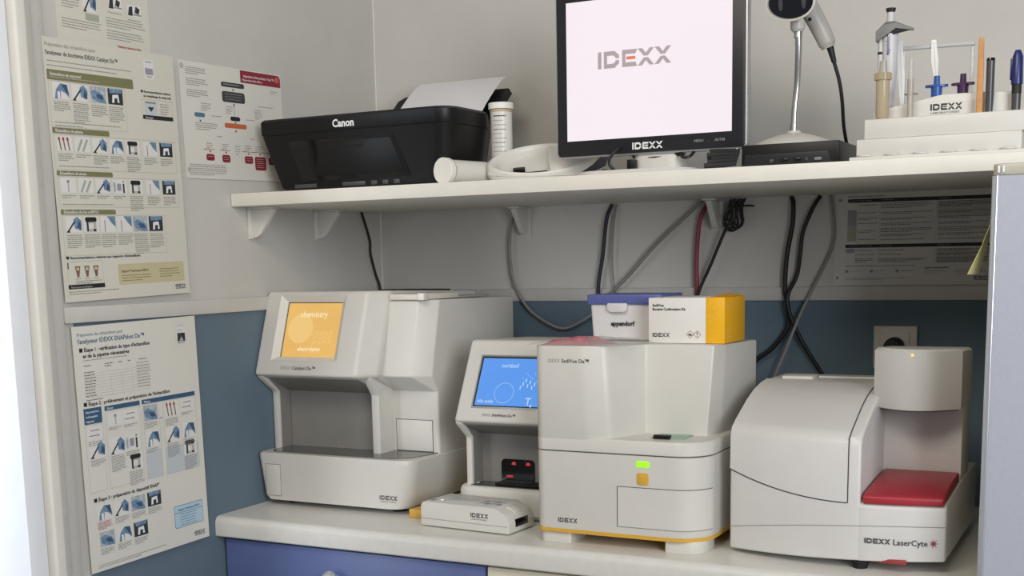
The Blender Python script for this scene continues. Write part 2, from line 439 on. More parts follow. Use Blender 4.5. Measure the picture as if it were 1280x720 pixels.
# ------------------------------------------------------------------ posters
class Poster:
    def __init__(s, label, loc, rot, w, h, paper, cat='poster', name='instruction_poster'):
        s.t = Thing(name, label, cat, loc, rot); s.t.local = True; s.w = w; s.h = h
        sh = MB(); sh.box(-w/2, w/2, -.0006, .0, -h/2, h/2); s.t.part('sheet', sh, paper)
        s.f = Face((-w/2, -.0006, h/2), (1, 0, 0), (0, 0, 1)); s.txt = MB(); s.band = MB()
    def P(s, mb, pts, m, n):
        A = abs(sum(pts[i-1][0]*pts[i][1]-pts[i][0]*pts[i-1][1] for i in range(len(pts))))/2
        if mb is s.band and A > 60:
            k = MB(); put(k, s.f, [[(a/1000, -b/1000) for a, b in pts]], m, n=n); s.t.part('printed_block', k); return
        put(s.txt if mb is s.band else mb, s.f, [[(a/1000, -b/1000) for a, b in pts]], m, n=n)
    def rect(s, u0, v0, u1, v1, m, n=.0002, mb=None): s.P(mb or s.band, [(u0, v1), (u1, v1), (u1, v0), (u0, v0)], m, n)
    def rr(s, u0, v0, u1, v1, r, m, n=.0002, mb=None):
        pts = arc_poly([(u0, v1, r), (u1, v1, r), (u1, v0, r), (u0, v0, r)], 3); s.P(mb or s.band, pts, m, n)
    def text(s, u, v, txt, size, m='ink', bold=0., n=.0005, sq=1., width=None):
        P = text_polys(txt, size/1000, bold/1000)
        if width:
            mx = max(a for p in P for a, b in p); P = [[(a*width/1000/mx, b) for a, b in p] for p in P]
        put(s.txt, s.f, P, m, u/1000, -v/1000, n)
    def lines(s, u, v, wd, n, lh=3.2, m='ink_grey', th=1.1, last=.6):
        for i in range(n):
            end = u+wd*(last if i == n-1 and n > 1 else random.uniform(.85, 1.0)); x = u
            while x < end-1.5:
                L = min(random.uniform(3, 9), end-x); s.rect(x, v+i*lh, x+L, v+i*lh+th, m, .0005, s.txt); x += L+1.1
    def frame(s, u0, v0, u1, v1, m='ink_light', th=.6):
        for a in ((u0, v0, u1, v0+th), (u0, v1-th, u1, v1), (u0, v0, u0+th, v1), (u1-th, v0, u1, v1)): s.rect(*a, m, .0003, s.txt)
    def logo(s, u, v, wd, m='ink'):
        P, _ = logo_polys(wd/LOGO_W/1000); put(s.txt, s.f, P, m, u/1000, -v/1000, .0005)
        s.rect(u, v+1.5, u+wd, v+2.6, m, .0005, s.txt)
    def picture(s, u, v, w, h, kind):
        mb = MB(); X = lambda a: u+a*w; Y = lambda b: v+b*h
        pg = lambda pts, m, n: s.P(mb, [(X(a), Y(b)) for a, b in pts], m, n)
        def q(a, b, c, d_, m, n): pg([(a, d_), (c, d_), (c, b), (a, b)], m, n)
        q(0, 0, 1, 1, 'paper_bright' if kind not in 'dg' else ('photo_dark' if kind == 'd' else 'photo_grey'), .0002)
        if kind == 'h':      # gloved hand with pipette
            pg([(.55, .75), (.95, .9), (1, .3), (.75, 0), (.5, .2)], 'glove_blue', .0003)
            pg([(.7, .7), (.95, .85), (.98, .5), (.8, .3)], 'glove_dark', .0004)
            pg([(.05, .95), (.12, 1), (.6, .35), (.52, .3)], 'photo_dark', .0005); pg([(0, 1), (.25, 1), (.15, .8)], 'photo_dark', .0006)
        elif kind == 'k':    # hand over tubes
            pg([(.1, 1), (.2, .45), (.5, .05), (.9, .1), (1, .9), (.75, .6), (.5, .5), (.45, 1)], 'glove_blue', .0003)
            pg([(.55, .1), (.9, .1), (1, .75), (.8, .55)], 'glove_dark', .0004); q(.28, .55, .42, 1, 'ink_white', .0005)
        elif kind == 'g':    # glove photo
            pg([(.0, .35), (.3, .2), (.8, .45), (1, 1), (.5, .95), (.1, .75)], 'glove_blue', .0003); pg([(.35, .45), (.75, .5), (.85, .8), (.5, .75)], 'glove_dark', .0004)
        elif kind == 'd':    # loading into dark bay
            pg([(.1, .0), (.95, .0), (.9, .25), (.15, .3)], 'glove_blue', .0003); pg([(.25, .9), (.3, .4), (.7, .35), (.75, .85)], 'ink_white', .0004)
            pg([(.4, .9), (.42, .6), (.62, .58), (.62, .88)], 'photo_dark', .0005)
        elif kind == 'v':    # vial with black cap
            q(.18, .3, .82, .97, 'ink_light', .0003); q(.32, .45, .62, .8, 'paper_bright', .0005); pg(arc_poly([(.12, .35, .1), (.86, .35, .1), (.86, .05, .1), (.12, .05, .1)], 3), 'ink_black', .0004)
            q(.2, .3, .32, .95, 'photo_dark', .0004); q(.62, .8, .8, .95, 'photo_dark', .0004)
        elif kind == 't':    # three swabs
            for a in (.15, .42, .7): pg([(a+.06, .95), (a+.14, .95), (a+.05, .2), (a-.03, .2)], 'ink_brown', .0003); pg([(a-.06, .28), (a+.08, .28), (a+.06, .08), (a-.06, .08)], 'ink_red', .0004)
        elif kind == 's':    # syringes
            for a in (.1, .45): pg([(a, .9), (a+.1, 1), (a+.45, .2), (a+.33, .1)], 'sage_print', .0003)
        elif kind == 'i':    # instrument parts
            q(.05, .2, .2, .9, 'photo_grey', .0003); q(.3, .3, .6, .8, 'mauve_print', .0003); q(.72, .3, .84, .95, 'photo_dark', .0003); q(.74, .1, .82, .22, 'photo_dark', .0003)
        elif kind == 'n':    # needle with corner of glove
            pg([(.45, 0), (1, 0), (1, .7), (.75, .45)], 'glove_blue', .0003); q(.25, .25, .31, 1, 'ink_grey', .0003)
        elif kind == 'p':    # single tube
            q(.42, .15, .58, .35, 'ink_grey', .0003); q(.45, .35, .55, .95, 'ink_light', .0003)
        elif kind == 'e':    # two pins
            q(.2, .25, .8, .33, 'ink_grey', .0003); q(.1, .65, .7, .73, 'ink_grey', .0003); q(.6, .58, .75, .8, 'ink_light', .0004)
        elif kind == 'b':    # black and blue machine
            pg([(.0, .9), (.1, .2), (.35, .1), (.35, .9)], 'photo_dark', .0003); pg([(.5, .6), (.6, .05), (.9, .25), (.8, .7)], 'photo_dark', .0003); q(.4, .7, 1, .82, 'ink_grey', .0003)
        s.t.part('picture', mb)
    def done(s):
        if s.band.bm.verts: s.t.part('colour_print', s.band)
        if s.txt.bm.verts: s.t.part('printed_text', s.txt)
LW = lambda y, z, tilt: ((.0095 if z < .4 else .0008, y, z), (0, -tilt, PI/2))
def poster(label, y, z, tilt, w, h, paper, xoff):
    return Poster(label, (xoff, y, z), (0, -tilt, PI/2), w, h, paper)

# A4 sheet at the very top, partly under the big poster
p = poster('cream A4 instruction sheet pinned above the big olive-banded poster', -.822, .982, .01, .210, .297, 'paper_warm', .0006)
for i, v in enumerate((20, 60, 100, 140)): p.lines(14, v, 84, 4 + i % 2, 4.2)
for v in (30, 90, 150): p.picture(112, v, 34, 24, 'b'); p.picture(160, v+4, 34, 24, 'b'); p.lines(112, v+32, 36, 1); p.lines(160, v+34, 36, 1)
p.lines(8, 180, 88, 2, 4.5); p.lines(12, 196, 42, 9, 4.4); p.picture(58, 198, 30, 36, 'h'); p.rect(62, 236, 92, 247, 'sage_print')
p.picture(116, 202, 30, 20, 'b'); p.picture(160, 207, 32, 20, 'b'); p.lines(114, 226, 34, 1); p.lines(158, 232, 36, 1)
p.lines(10, 250, 88, 4, 4.3); p.lines(108, 236, 92, 4, 4.3); p.lines(108, 256, 92, 4, 4.3); p.text(130, 282, 'Veterinary Laboratory Note', 5.5, 'ink_red', .15, width=56)
p.done()

# big poster with olive bands
p = poster('large portrait poster with olive heading bands on the upper left wall', -.8145, .6360, .024, .297, .42, 'paper_warm', .0090)
p.text(4, 14, 'Préparation des échantillons pour', 8.5, 'ink_grey', width=108)
p.text(4, 27, "l'analyseur de biochimie IDEXX Catalyst Dx™", 9.5, 'ink', .12, width=156)
p.lines(6, 36, 190, 1, th=1.2); p.lines(6, 43, 175, 1, th=1.2)
def band(u0, v0, u1, v1, txt, sub=None):
    p.P(p.band, arc_poly([(u0, v1), (u1, v1, 2), (u1, v0, 3), (u0, v0)], 3), 'olive', .0002)
    p.text(u0+6, v0+(v1-v0)*(.55 if sub else .78), txt, 6.4, 'ink_white', .1)
    if sub: p.lines(u0+6, v0+(v1-v0)*.68, 120, 1, m='ink_light')
band(4, 50, 193, 66, 'Échantillons de sang total', 1)
def row(v, ht, xs, kinds, w, tl, lab='ink_grey'):
    for x, k, n in zip(xs, kinds, tl):
        p.picture(x, v, w, ht, k); p.lines(x, v+ht+4, w+2, n, 3.3, lab)
row(69, 26, (13, 53, 93, 132), 'khgd', 34, (5, 10, 6, 8))
p.lines(12, 131, 155, 1); p.lines(12, 136, 70, 1); p.frame(5, 67, 172, 139)
p.rr(222, 12, 246, 46, 4, 'paper_cool'); p.rect(225, 27, 244, 38, 'mauve_print', .0003); p.rect(226, 15, 242, 18, 'ink_light', .0003); p.rect(228, 40, 240, 43, 'ink_light', .0003)
p.text(210, 69, '■ Recommandations relatives', 5.2, 'ink_black', .15, width=74); p.text(216, 76, 'au remplissage du sang total', 5.2, 'ink_black', .15, width=68)
p.frame(211, 80, 286, 108); p.rr(217, 83, 247, 106, 2, 'grey_panel'); p.P(p.band, [(224, 93), (240, 93), (232, 101)], 'photo_dark', .0004); p.rect(219, 84, 245, 87, 'ink_grey', .0003)
p.lines(255, 86, 26, 5, 4.2); p.rect(211, 107, 286, 114, 'ink_black', .0004); p.text(217, 112.5, 'Remarque', 4.5, 'ink_white', .05, n=.0006)
band(5, 140, 128, 149, 'Échantillons de plasma')
row(153, 24, (12, 50, 88, 126, 164, 206, 246), 'tshkvnd', 32, (4, 2, 5, 4, 8, 4, 4)); p.frame(5, 150, 286, 206)
p.lines(12, 200, 120, 1)
band(6, 208, 128, 216, 'Échantillons de sérum')
row(219, 24, (12, 50, 88, 126, 164, 206, 246), 'pshivnd', 32, (2, 2, 2, 2, 8, 5, 5)); p.frame(6, 217, 287, 266); p.lines(12, 261, 120, 1)
band(7, 270, 128, 278, "Échantillons d'urine et RPCU")
row(281, 26, (15, 53, 91, 129, 167, 205), 'hvnngd', 34, (7, 7, 7, 6, 11, 8)); p.frame(8, 279, 246, 345)
p.text(9, 350, "■ Recommandations relatives aux rapports d'échantillons", 5.6, 'ink_black', .15, width=168)
p.frame(10, 354, 88, 392); p.rect(10, 356, 13, 366, 'ink')
for x in (26, 46, 66): p.P(p.band, [(x, 362), (x+12, 362), (x+8, 380), (x+4, 380)], 'ink_brown', .0002); p.rect(x+3, 364, x+9, 369, 'beige_panel', .0004); p.lines(x, 382, 12, 1)
p.lines(26, 386, 60, 2); p.rect(9, 392, 89, 399, 'ink_black', .0003); p.text(14, 397.5, 'Plasma après centrifugation', 4.2, 'ink_light', .05)
p.lines(9, 403, 120, 2, 3.6)
p.rr(122, 362, 285, 397, 4, 'beige_panel'); p.text(129, 376, 'Support Technique IDEXX', 6, 'ink_brown', .12); p.lines(129, 381, 80, 3, 4.4, 'olive'); p.lines(222, 373, 55, 4, 4.4, 'olive')
p.logo(260, 408, 26)
p.done()

# flow chart A4
p = poster('landscape flow chart sheet with crimson title corner beside the printer', -.4971, .7465, .023, .297, .21, 'paper', .0010)
p.P(p.band, arc_poly([(171, 25), (295, 25), (295, 2, 8), (171, 2)], 4), 'crimson', .0002)
p.text(180, 14, "Algorithme d'interprétation Total T4", 6.2, 'ink_white', .1, width=95); p.text(176, 21, 'Hyperthyroïdie féline', 5.2, 'ink_white', .08, width=60); p.rr(278, 5, 290, 17, 6, 'orange_print', .0004)
p.rr(2, 4, 13, 15, 5.4, 'ink_light')
for v in (10, 30, 50): p.lines(16, v, 60, 4, 3.6)
p.rr(113, 28, 181, 37, 4, 'ink'); p.lines(120, 31.5, 54, 1, m='ink_light'); p.rr(114, 45, 181, 65, 5, 'ink'); 
for v in (49, 54, 59): p.lines(122, v, 52, 1, m='ink_grey')
p.rect(147, 66, 148.2, 92, 'ink_grey'); p.P(p.band, [(144, 40), (150, 40), (147, 44)], 'ink', .0003); p.P(p.band, [(144, 68), (150, 68), (147, 72)], 'ink', .0003)
p.lines(52, 72, 30, 4, 4); p.lines(122, 73, 22, 4, 4); p.lines(208, 74, 22, 5, 4); p.lines(220, 66, 50, 1); p.lines(262, 34, 24, 2, 4)
p.rr(33, 90, 62, 98, 4, 'teal_print'); p.lines(80, 93, 30, 1); p.rr(134, 91, 163, 99, 4, 'ink_black'); p.lines(180, 94, 30, 1); p.rr(116, 104, 181, 113, 4, 'orange_print')
p.lines(34, 108, 62, 4, 3.8)
for x, v in ((48, 103), (148, 101), (148, 117)): p.P(p.band, [(x-3, v), (x+3, v), (x, v+4)], 'ink', .0003)
p.lines(92, 130, 16, 1); p.lines(190, 130, 16, 1)
for x, w_, h_ in ((58, 23, 12), (103, 23, 14), (169, 25, 14), (200, 34, 26), (243, 25, 14)):
    p.rr(x, 164, x+w_, 164+h_, 4, 'crimson'); p.lines(x+2, 144, w_-4, 3, 4.0); p.lines(x-6, 155, w_+10, 1, m='ink_red'); p.P(p.band, [(x+w_/2-3, 158), (x+w_/2+3, 158), (x+w_/2, 162)], 'ink_red', .0004)
    for k in range(int((h_-6)/4)): p.lines(x+4, 168+k*4, w_-8, 1, m='ink_light', th=.8)
p.lines(142, 146, 16, 4, 5); p.lines(10, 184, 116, 6, 3.6); p.rr(4, 190, 13, 199, 4.4, 'ink_light')
p.done()

# lower poster, blue bands, over the blue dado
p = poster('large portrait poster with dark blue heading bands on the blue lower wall', -.7995, .1747, .016, .297, .42, 'paper', .0100)
p.text(10, 17, 'Préparation des échantillons pour', 8.0, 'teal_print', width=104)
p.text(10, 29, "l'analyseur IDEXX SNAPshot Dx™", 11.0, 'ink_blue', .15, width=154)
p.text(12, 43, "■ Étape 1 : vérification du type d'échantillon", 8.6, 'ink_black', .22, width=164); p.text(19, 53, 'et de la pipette nécessaires', 8.6, 'ink_black', .22, width=106)
p.lines(19, 57, 110, 1); 
for i, x in enumerate((20, 66, 98, 120, 146)): p.lines(x, 66, (18, 24, 10, 8, 20)[i], 1 + (i == 1), 4, 'ink')
for k in range(9): p.lines(19, 77+k*5.0, 26, 1, m='ink'); p.lines(140, 72+k*5.2, 34, 1, m='ink_grey'); p.rect(19, 80+k*5.0, 172, 80.5+k*5.0, 'ink_light', .0002, p.txt)
for x in (78, 104, 128): p.rect(x, 84, x+.5, 122, 'ink_light', .0002, p.txt)
p.lines(19, 124, 44, 1, m='ink')
pts = [(258+18*math.cos(a*PI/12), 30+19*math.sin(a*PI/12)) for a in range(24)]; p.P(p.band, pts[::-1], 'grey_panel', .0001)
pts = [(258+17.2*math.cos(a*PI/12), 30+18.2*math.sin(a*PI/12)) for a in range(24)]; p.P(p.band, pts[::-1], 'paper', .0002)
p.rect(251, 14, 266, 24, 'paper_cool', .0003); p.lines(250, 15, 16, 2, 8); p.rect(248, 29, 268, 44, 'photo_dark', .0003); p.P(p.band, [(253, 43), (263, 43), (258, 35)], 'photo_grey', .0004); p.lines(248, 46, 20, 1, m='ink')
p.text(12, 134, "■ Étape 2 : prélèvement et préparation de l'échantillon", 8.4, 'ink_black', .2, width=206)
p.rect(11, 138, 51, 165, 'steel_blue'); 
for i, s_ in enumerate(('Sang total avec', 'anticoagulant', 'héparine')): p.text(15, 146+i*8, s_, 5.0, 'ink_white', .08)
p.rect(58, 139, 141, 147, 'steel_blue'); p.text(63, 145.3, 'Sérum', 5.6, 'ink_white', .08); p.rect(146, 139, 283, 147, 'steel_blue'); p.text(151, 145.3, 'Plasma', 5.6, 'ink_white', .08)
p.frame(11, 166, 51, 282); p.frame(58, 148, 141, 282); p.rect(147, 232, 187, 282, 'grey_panel', .0002); p.rect(197, 232, 283, 282, 'grey_panel', .0001); p.frame(147, 148, 187, 282); p.frame(197, 148, 284, 282)
for (u, v, k, n) in ((16, 170, 'e', 3), (64, 152, 'p', 2), (100, 152, 'e', 2), (149, 150, 'g', 4), (202, 150, 't', 5), (244, 150, 'e', 2),
                     (18, 196, 'h', 4), (64, 196, 'h', 10), (100, 194, 'i', 3), (150, 197, 'k', 3), (202, 196, 'h', 9), (244, 194, 'k', 4), (104, 230, 'v', 9), (244, 226, 'v', 9)):
    p.picture(u, v, 34, 28 if k not in 'ep' else 22, k); p.lines(u, v+(31 if k not in 'ep' else 25), 34, n, 2.9)
p.text(188, 178, 'ou', 6, 'ink'); p.text(17, 299, '■ Étape 3 : préparation du dispositif SNAP*', 8.6, 'ink_black', .22, width=158)
for i, k in enumerate('khgd'): p.picture(22+i*40, 306, 34, 26, k); p.lines(22+i*40, 335, 34, 5 if i == 0 else 4, 2.9, 'ink_red' if i == 0 else 'ink_grey')
for i, k in enumerate('gkd'): p.picture(24+i*40, 353, 34, 26, k); p.lines(24+i*40, 382, 34, 4, 2.9)
p.rr(207, 345, 284, 387, 4, 'teal_print', .0001); p.rr(208, 346, 283, 386, 4, 'pale_blue', .0002); p.text(217, 355, 'Support Technique IDEXX', 5.2, 'ink_blue', .12, width=58); p.rect(208, 358, 283, 359, 'teal_print', .0003)
for k in range(5): p.lines(222, 362+k*5, 46, 1, m='teal_print')
p.logo(257, 408, 28); p.lines(16, 409, 170, 2, 3.6)
p.done()

# grey chart on the back wall
p = Poster('landscape reference chart with two black bars on the back wall under the shelf', (1.040+.1485, -.0008, .4155+.0875), (0, .004, 0), .297, .195, 'paper_grey', name='reference_chart')
p.rr(6, 10, 13, 17, 3.4, 'ink_grey'); p.rr(4, 176, 10, 182, 3, 'ink_grey')
p.text(24, 8.2, "Interprétation des résultats de l'analyse", 4.6, 'ink', .06, width=68)
p.rect(24, 12, 290, 19.5, 'ink_black'); p.rect(21, 108, 290, 115, 'ink_black')
for u in (28, 45, 85, 190): p.lines(u, 15, 26, 1, m='ink_grey'); p.lines(u, 111, 26, 1, m='ink_grey')
p.rect(24, 35, 41, 68, 'mauve_print'); p.rect(24, 68, 41, 101, 'sage_print'); p.rect(22, 117, 38, 126, 'mauve_print')
p.rect(187, 22, 290, 54, 'ink_light', .0001); p.rect(187, 120, 290, 148, 'ink_light', .0001)
for v in (25, 41, 52, 63, 79, 97): p.lines(44, v, 38, 1 + (v in (52, 79)), 3.4, 'ink')
for v, n in ((22, 4), (41, 2), (53, 2), (64, 2), (75, 3), (87, 2), (98, 1)): p.lines(86, v, 94, n, 3.2, 'ink'); p.lines(190, v, 96, n, 3.2, 'ink')
for v, n in ((120, 1), (129, 1), (138, 3)): p.lines(40, v, 36, n, 3.2, 'ink'); p.lines(84, v, 94 if n > 1 else 50, n, 3.2, 'ink'); p.lines(190, v-1, 96, n+1, 3.2, 'ink')
for u in (42.5, 83.5, 185.5): p.rect(u, 20, u+.5, 104, 'ink_light', .0002, p.txt); p.rect(u-2, 116, u-1.5, 148, 'ink_light', .0002, p.txt)
p.lines(22, 153, 130, 1, m='ink')
for u in (22, 68, 116): p.rect(u, 162, u+6, 168, 'ink_grey'); p.lines(u+9, 164, 24, 1)
p.text(168, 160, 'Support Technique IDEXX', 4.6, 'ink_black', .1, width=44); p.lines(168, 165, 40, 2, 4.4); p.lines(222, 162, 60, 3, 4.4); p.lines(22, 179, 120, 2, 3.4)
p.logo(256, 182, 28, 'ink_black')
p.done(); p.t.o.scale.z = .89

# yellow sticky note curling off the refrigerator's edge
single('sticky_note', 'pale yellow sticky note curling out beside the refrigerator edge', 'note',
       MB().loft([[(1.3922, -.628, .520), (1.3922, -.600, .522), (1.3930, -.600, .522), (1.3930, -.628, .520)],
                  [(1.3795, -.632, .482), (1.3835, -.602, .482), (1.3841, -.602, .482), (1.3801, -.632, .482)],
                  [(1.3640, -.638, .446), (1.3740, -.604, .446), (1.3746, -.604, .446), (1.3646, -.638, .446)]]), 'note_yellow')

# wall socket with black plug
t = Thing('wall_socket', 'off-white wall socket holding a black plug on the blue back wall', 'socket', (1.16, -.003, .259))
t.part('plate', MB().box(1.1195, 1.2005, -.012, -.0032, .259, .340, .003), 'socket_white')
t.part('insert', MB().box(1.133, 1.187, -.0145, -.0115, .272, .327, .002), 'socket_white')
t.part('well', MB().lathe([(.021, 0), (.021, .002), (.0195, .002), (.0195, .0005)], 28, (1.16, -.0145, .30), (0, -1, 0)), 'socket_white')
single('power_plug', 'round black power plug pushed into the wall socket', 'plug', MB().lathe([(.0, .0), (.0188, .0), (.0185, .016), (.015, .026), (0, .027)], 28, (1.16, -.0147, .30), (0, -1, 0)), 'black_matte')

# ================================================================== instruments on the worktop
def tilt_face(x, y0, z0, y1, z1):
    """face leaning back from (y0,z0) to (y1,z1), u along X, starting at x"""
    return Face((x, y0, z0), (1, 0, 0), (0, y1-y0, z1-z0))

# ---- chemistry analyser (left)
def chemistry():
    t = Thing('chemistry_analyser', 'large grey analyser with amber screen and open bay beside the left wall', 'analyser', (.19, -.27, 0))
    HB, HT = (-.485, .262), (-.428, .424); YR = -.05; X0, XH, X1 = .006, .275, .366
    def plan(yf, z, zr=None, xa=X0, xb=XH, ch=(.030, .038)):
        zr = z if zr is None else zr
        pts = [(xa, yf, z), (xb-ch[0], yf, z), (xb, yf+ch[1], z), (xb, YR, zr), (xa, YR, zr)]
        return pts
    head = MB().loft([plan(-.392, .224), plan(HB[0], HB[1]), plan(HT[0], HT[1], .414)], .005, 3, ang=12)
    head_o = t.part('head', head, 'plastic')
    cheek = [(HB[0]+.002, HB[1]-.002), (-.43, .222), (-.43, .06), (YR, .06), (YR, .30), (-.45, .30)]
    t.part('side_cheek', MB().prism(arc_poly([(*c, .012 if i < 2 else 0) for i, c in enumerate(cheek)], 4), X0, .020, 'yz', .002), 'plastic')
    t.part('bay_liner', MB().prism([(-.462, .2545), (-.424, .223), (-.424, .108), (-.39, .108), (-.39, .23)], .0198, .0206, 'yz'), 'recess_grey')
    cheek[0] = (-.4585, .2585)
    t.part('side_cheek', MB().prism(arc_poly([(*c, .012 if i < 2 else 0) for i, c in enumerate(cheek)], 4), .246, .264, 'yz', .002), 'plastic')
    # rear body and right bay
    def plan2(yf, z, zr=None, cx=.028, cy=.034):
        zr = z if zr is None else zr
        return [(.258, yf, z), (X1-cx, yf, z), (X1, yf+cy, z), (X1, YR, zr), (.258, YR, zr)]
    t.part('right_bay', MB().loft([plan2(-.378, .100, cx=.004, cy=.004), plan2(-.378, .228, cx=.004, cy=.004), plan2(-.430, .260), plan2(-.394, .405, .401)], .0045, 3, ang=12), 'plastic_light')
    t.part('rear_body', MB().box(X0+.004, X1-.002, -.36, YR-.001, .09, .398, .006), 'plastic')
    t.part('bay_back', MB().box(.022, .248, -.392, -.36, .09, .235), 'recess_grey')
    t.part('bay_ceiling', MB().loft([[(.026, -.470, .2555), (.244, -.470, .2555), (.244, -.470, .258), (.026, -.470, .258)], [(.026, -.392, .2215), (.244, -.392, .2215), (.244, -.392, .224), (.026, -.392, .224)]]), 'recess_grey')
    t.part('bay_seam', MB().box(.1375, .1385, -.3926, -.3915, .108, .225), 'seam_soft')
    # base drawer with rounded right corner
    def ring(i, z):
        return [(x, y, z) for x, y in arc_poly([(X0+i, -.489, .014), (.367-i*.9, -.489, .034), (.367-i*.9, YR), (X0+i, YR)], 8)]
    base = MB().loft([ring(.020, .012), ring(.012, .020), ring(.0, .096), ring(.0, .103), ring(.004, .1065)])
    b = t.part('base', base, 'plastic')
    deck = [(x, y, 0) for x, y in arc_poly([(.020, -.474, .03), (.340, -.474, .05), (.362, -.392), (.362, -.372), (.020, -.372)], 6)]
    t.part('deck_plate', MB().prism([(a, c) for a, c, _ in deck], .1066, .1078, 'xy'), 'deck_dark', 'dark glossy deck plate')
    f = front(.0, -.489, 0)
    pl, j = seam_panel(f, .027, .021, .062, .083, 'plastic', .0010)
    po = t.part('access_panel', pl, 'plastic'); t.part('panel_joint', j, 'seam_soft', parent=po)
    dl, j = seam_panel(front(0, -.378, 0), .270, .109, .352, .170, 'plastic_light', .0010)
    po = t.part('door', dl, 'plastic_light'); t.part('door_joint', j, 'seam', parent=po)
    t.part('logo', logo_mb(f, .0082, 'ink', True, .297, .030))
    # screen in a chamfered bezel on the leaning face
    fc = tilt_face(0, *HB, *HT); u0, u1, v0, v1 = .055, .187, .040, .152; e = .014
    o_ = [(u0-e, v0-e*.7), (u1+e*.8, v0-e*.7), (u1+e*.8, v1+e*.9), (u0-e, v1+e*.9)]; i_ = [(u0, v0), (u1, v0), (u1, v1), (u0, v1)]
    ct = MB().loft([[fc(a, b_, .004) for a, b_ in o_], [fc(a, b_, -.0002) for a, b_ in o_], [fc(a, b_, -.0085) for a, b_ in i_], [fc(a, b_, -.013) for a, b_ in i_]])
    bmesh.ops.translate(ct.bm, verts=ct.bm.verts, vec=-t.off); cut(head_o, ct)
    bz = MB(); bz.loft([[fc(a, b_, .0003) for a, b_ in o_], [fc(a, b_, -.0080) for a, b_ in i_]], cap=False)
    t.part('bezel', bz, 'plastic_light')
    sm = MB(); sm.xf = fc.mat4(); sm.box(u0-.0005, u1+.0005, v0-.0005, v1+.0005, -.0132, -.0105)
    t.part('screen_surround', sm, 'black_matte')
    sm = MB(); sm.xf = fc.mat4(); sm.box(u0+.0025, u1-.0005, v0+.0005, v1-.0015, -.0108, -.0095)
    so = t.part('screen', sm, 'screen_amber', 'amber screen reading chemistry electrolytes')
    g = MB()
    put(g, fc, [[(.094+.030*math.cos(k*PI/16), .098+.030*math.sin(k*PI/16)) for k in range(32)]], 'amber_pale', n=-.0093)
    printed(fc, 'chemistry', .0165, 'amber_text', .0003, .089, .122, -.0090, g)
    printed(fc, 'electrolytes', .0115, 'amber_text', .0003, .094, .053, -.0090, g)
    for k in range(9):
        for r_ in range(3): put(g, fc, [[(0, 0), (.0022, 0), (.0022, .006), (0, .006)]], 'amber_pale', .128+k*.0052, .066+r_*.0095+(k % 3)*.002, -.0093)
    t.part('screen_graphics', g, parent=so)
    g = two_tone(fc, 'IDEXX', 'Catalyst Dx™', .0098, .068, .012, .0004)
    t.part('model_lettering', g)
    for x, y in ((.06, -.44), (.31, -.44), (.06, -.1), (.31, -.1)): t.part('foot', MB().lathe([(0, 0), (.014, 0), (.014, .0125), (0, .0125)], 14, (x, y, 0)), 'rubber')
chemistry()
# beige cassette lying on the analyser's top
t = Thing('reagent_cassette', 'slim beige plastic cassette lying on top of the amber-screen analyser', 'cassette', (.315, -.33, .4055))
t.part('body', MB().box(.2775, .352, -.402, -.262, .4056, .4165, .0015), 'plastic_warm')
t.part('clip', MB().box(.343, .357, -.405, -.388, .4052, .4185, .001), 'cap_white')
t.part('tail', MB().box(.300, .345, -.2615, -.12, .4054, .4075, .0005), 'scanner_grey')
# black cable loops lying on the chemistry analyser top
single('cable_bundle', 'thin dark cable lying along the rear top of the amber-screen analyser', 'cable',
       MB().tube([(.10, -.16, .4190), (.13, -.20, .4200), (.155, -.17, .4195), (.18, -.22, .4205), (.205, -.19, .4200), (.23, -.16, .4192), (.25, -.12, .4180)], .0017), 'cable_black')
# yellow strip beside it
single('yellow_strip', 'yellow plastic strip on the worktop along the side of the amber-screen analyser', 'strip',
       MB().prism(arc_poly([(.362, -.494, .004), (.402, -.488, .004), (.402, -.45), (.388, -.40), (.388, -.10), (.372, -.10), (.372, -.44)], 4), .0005, .017, 'xy', .0015), 'yellow')

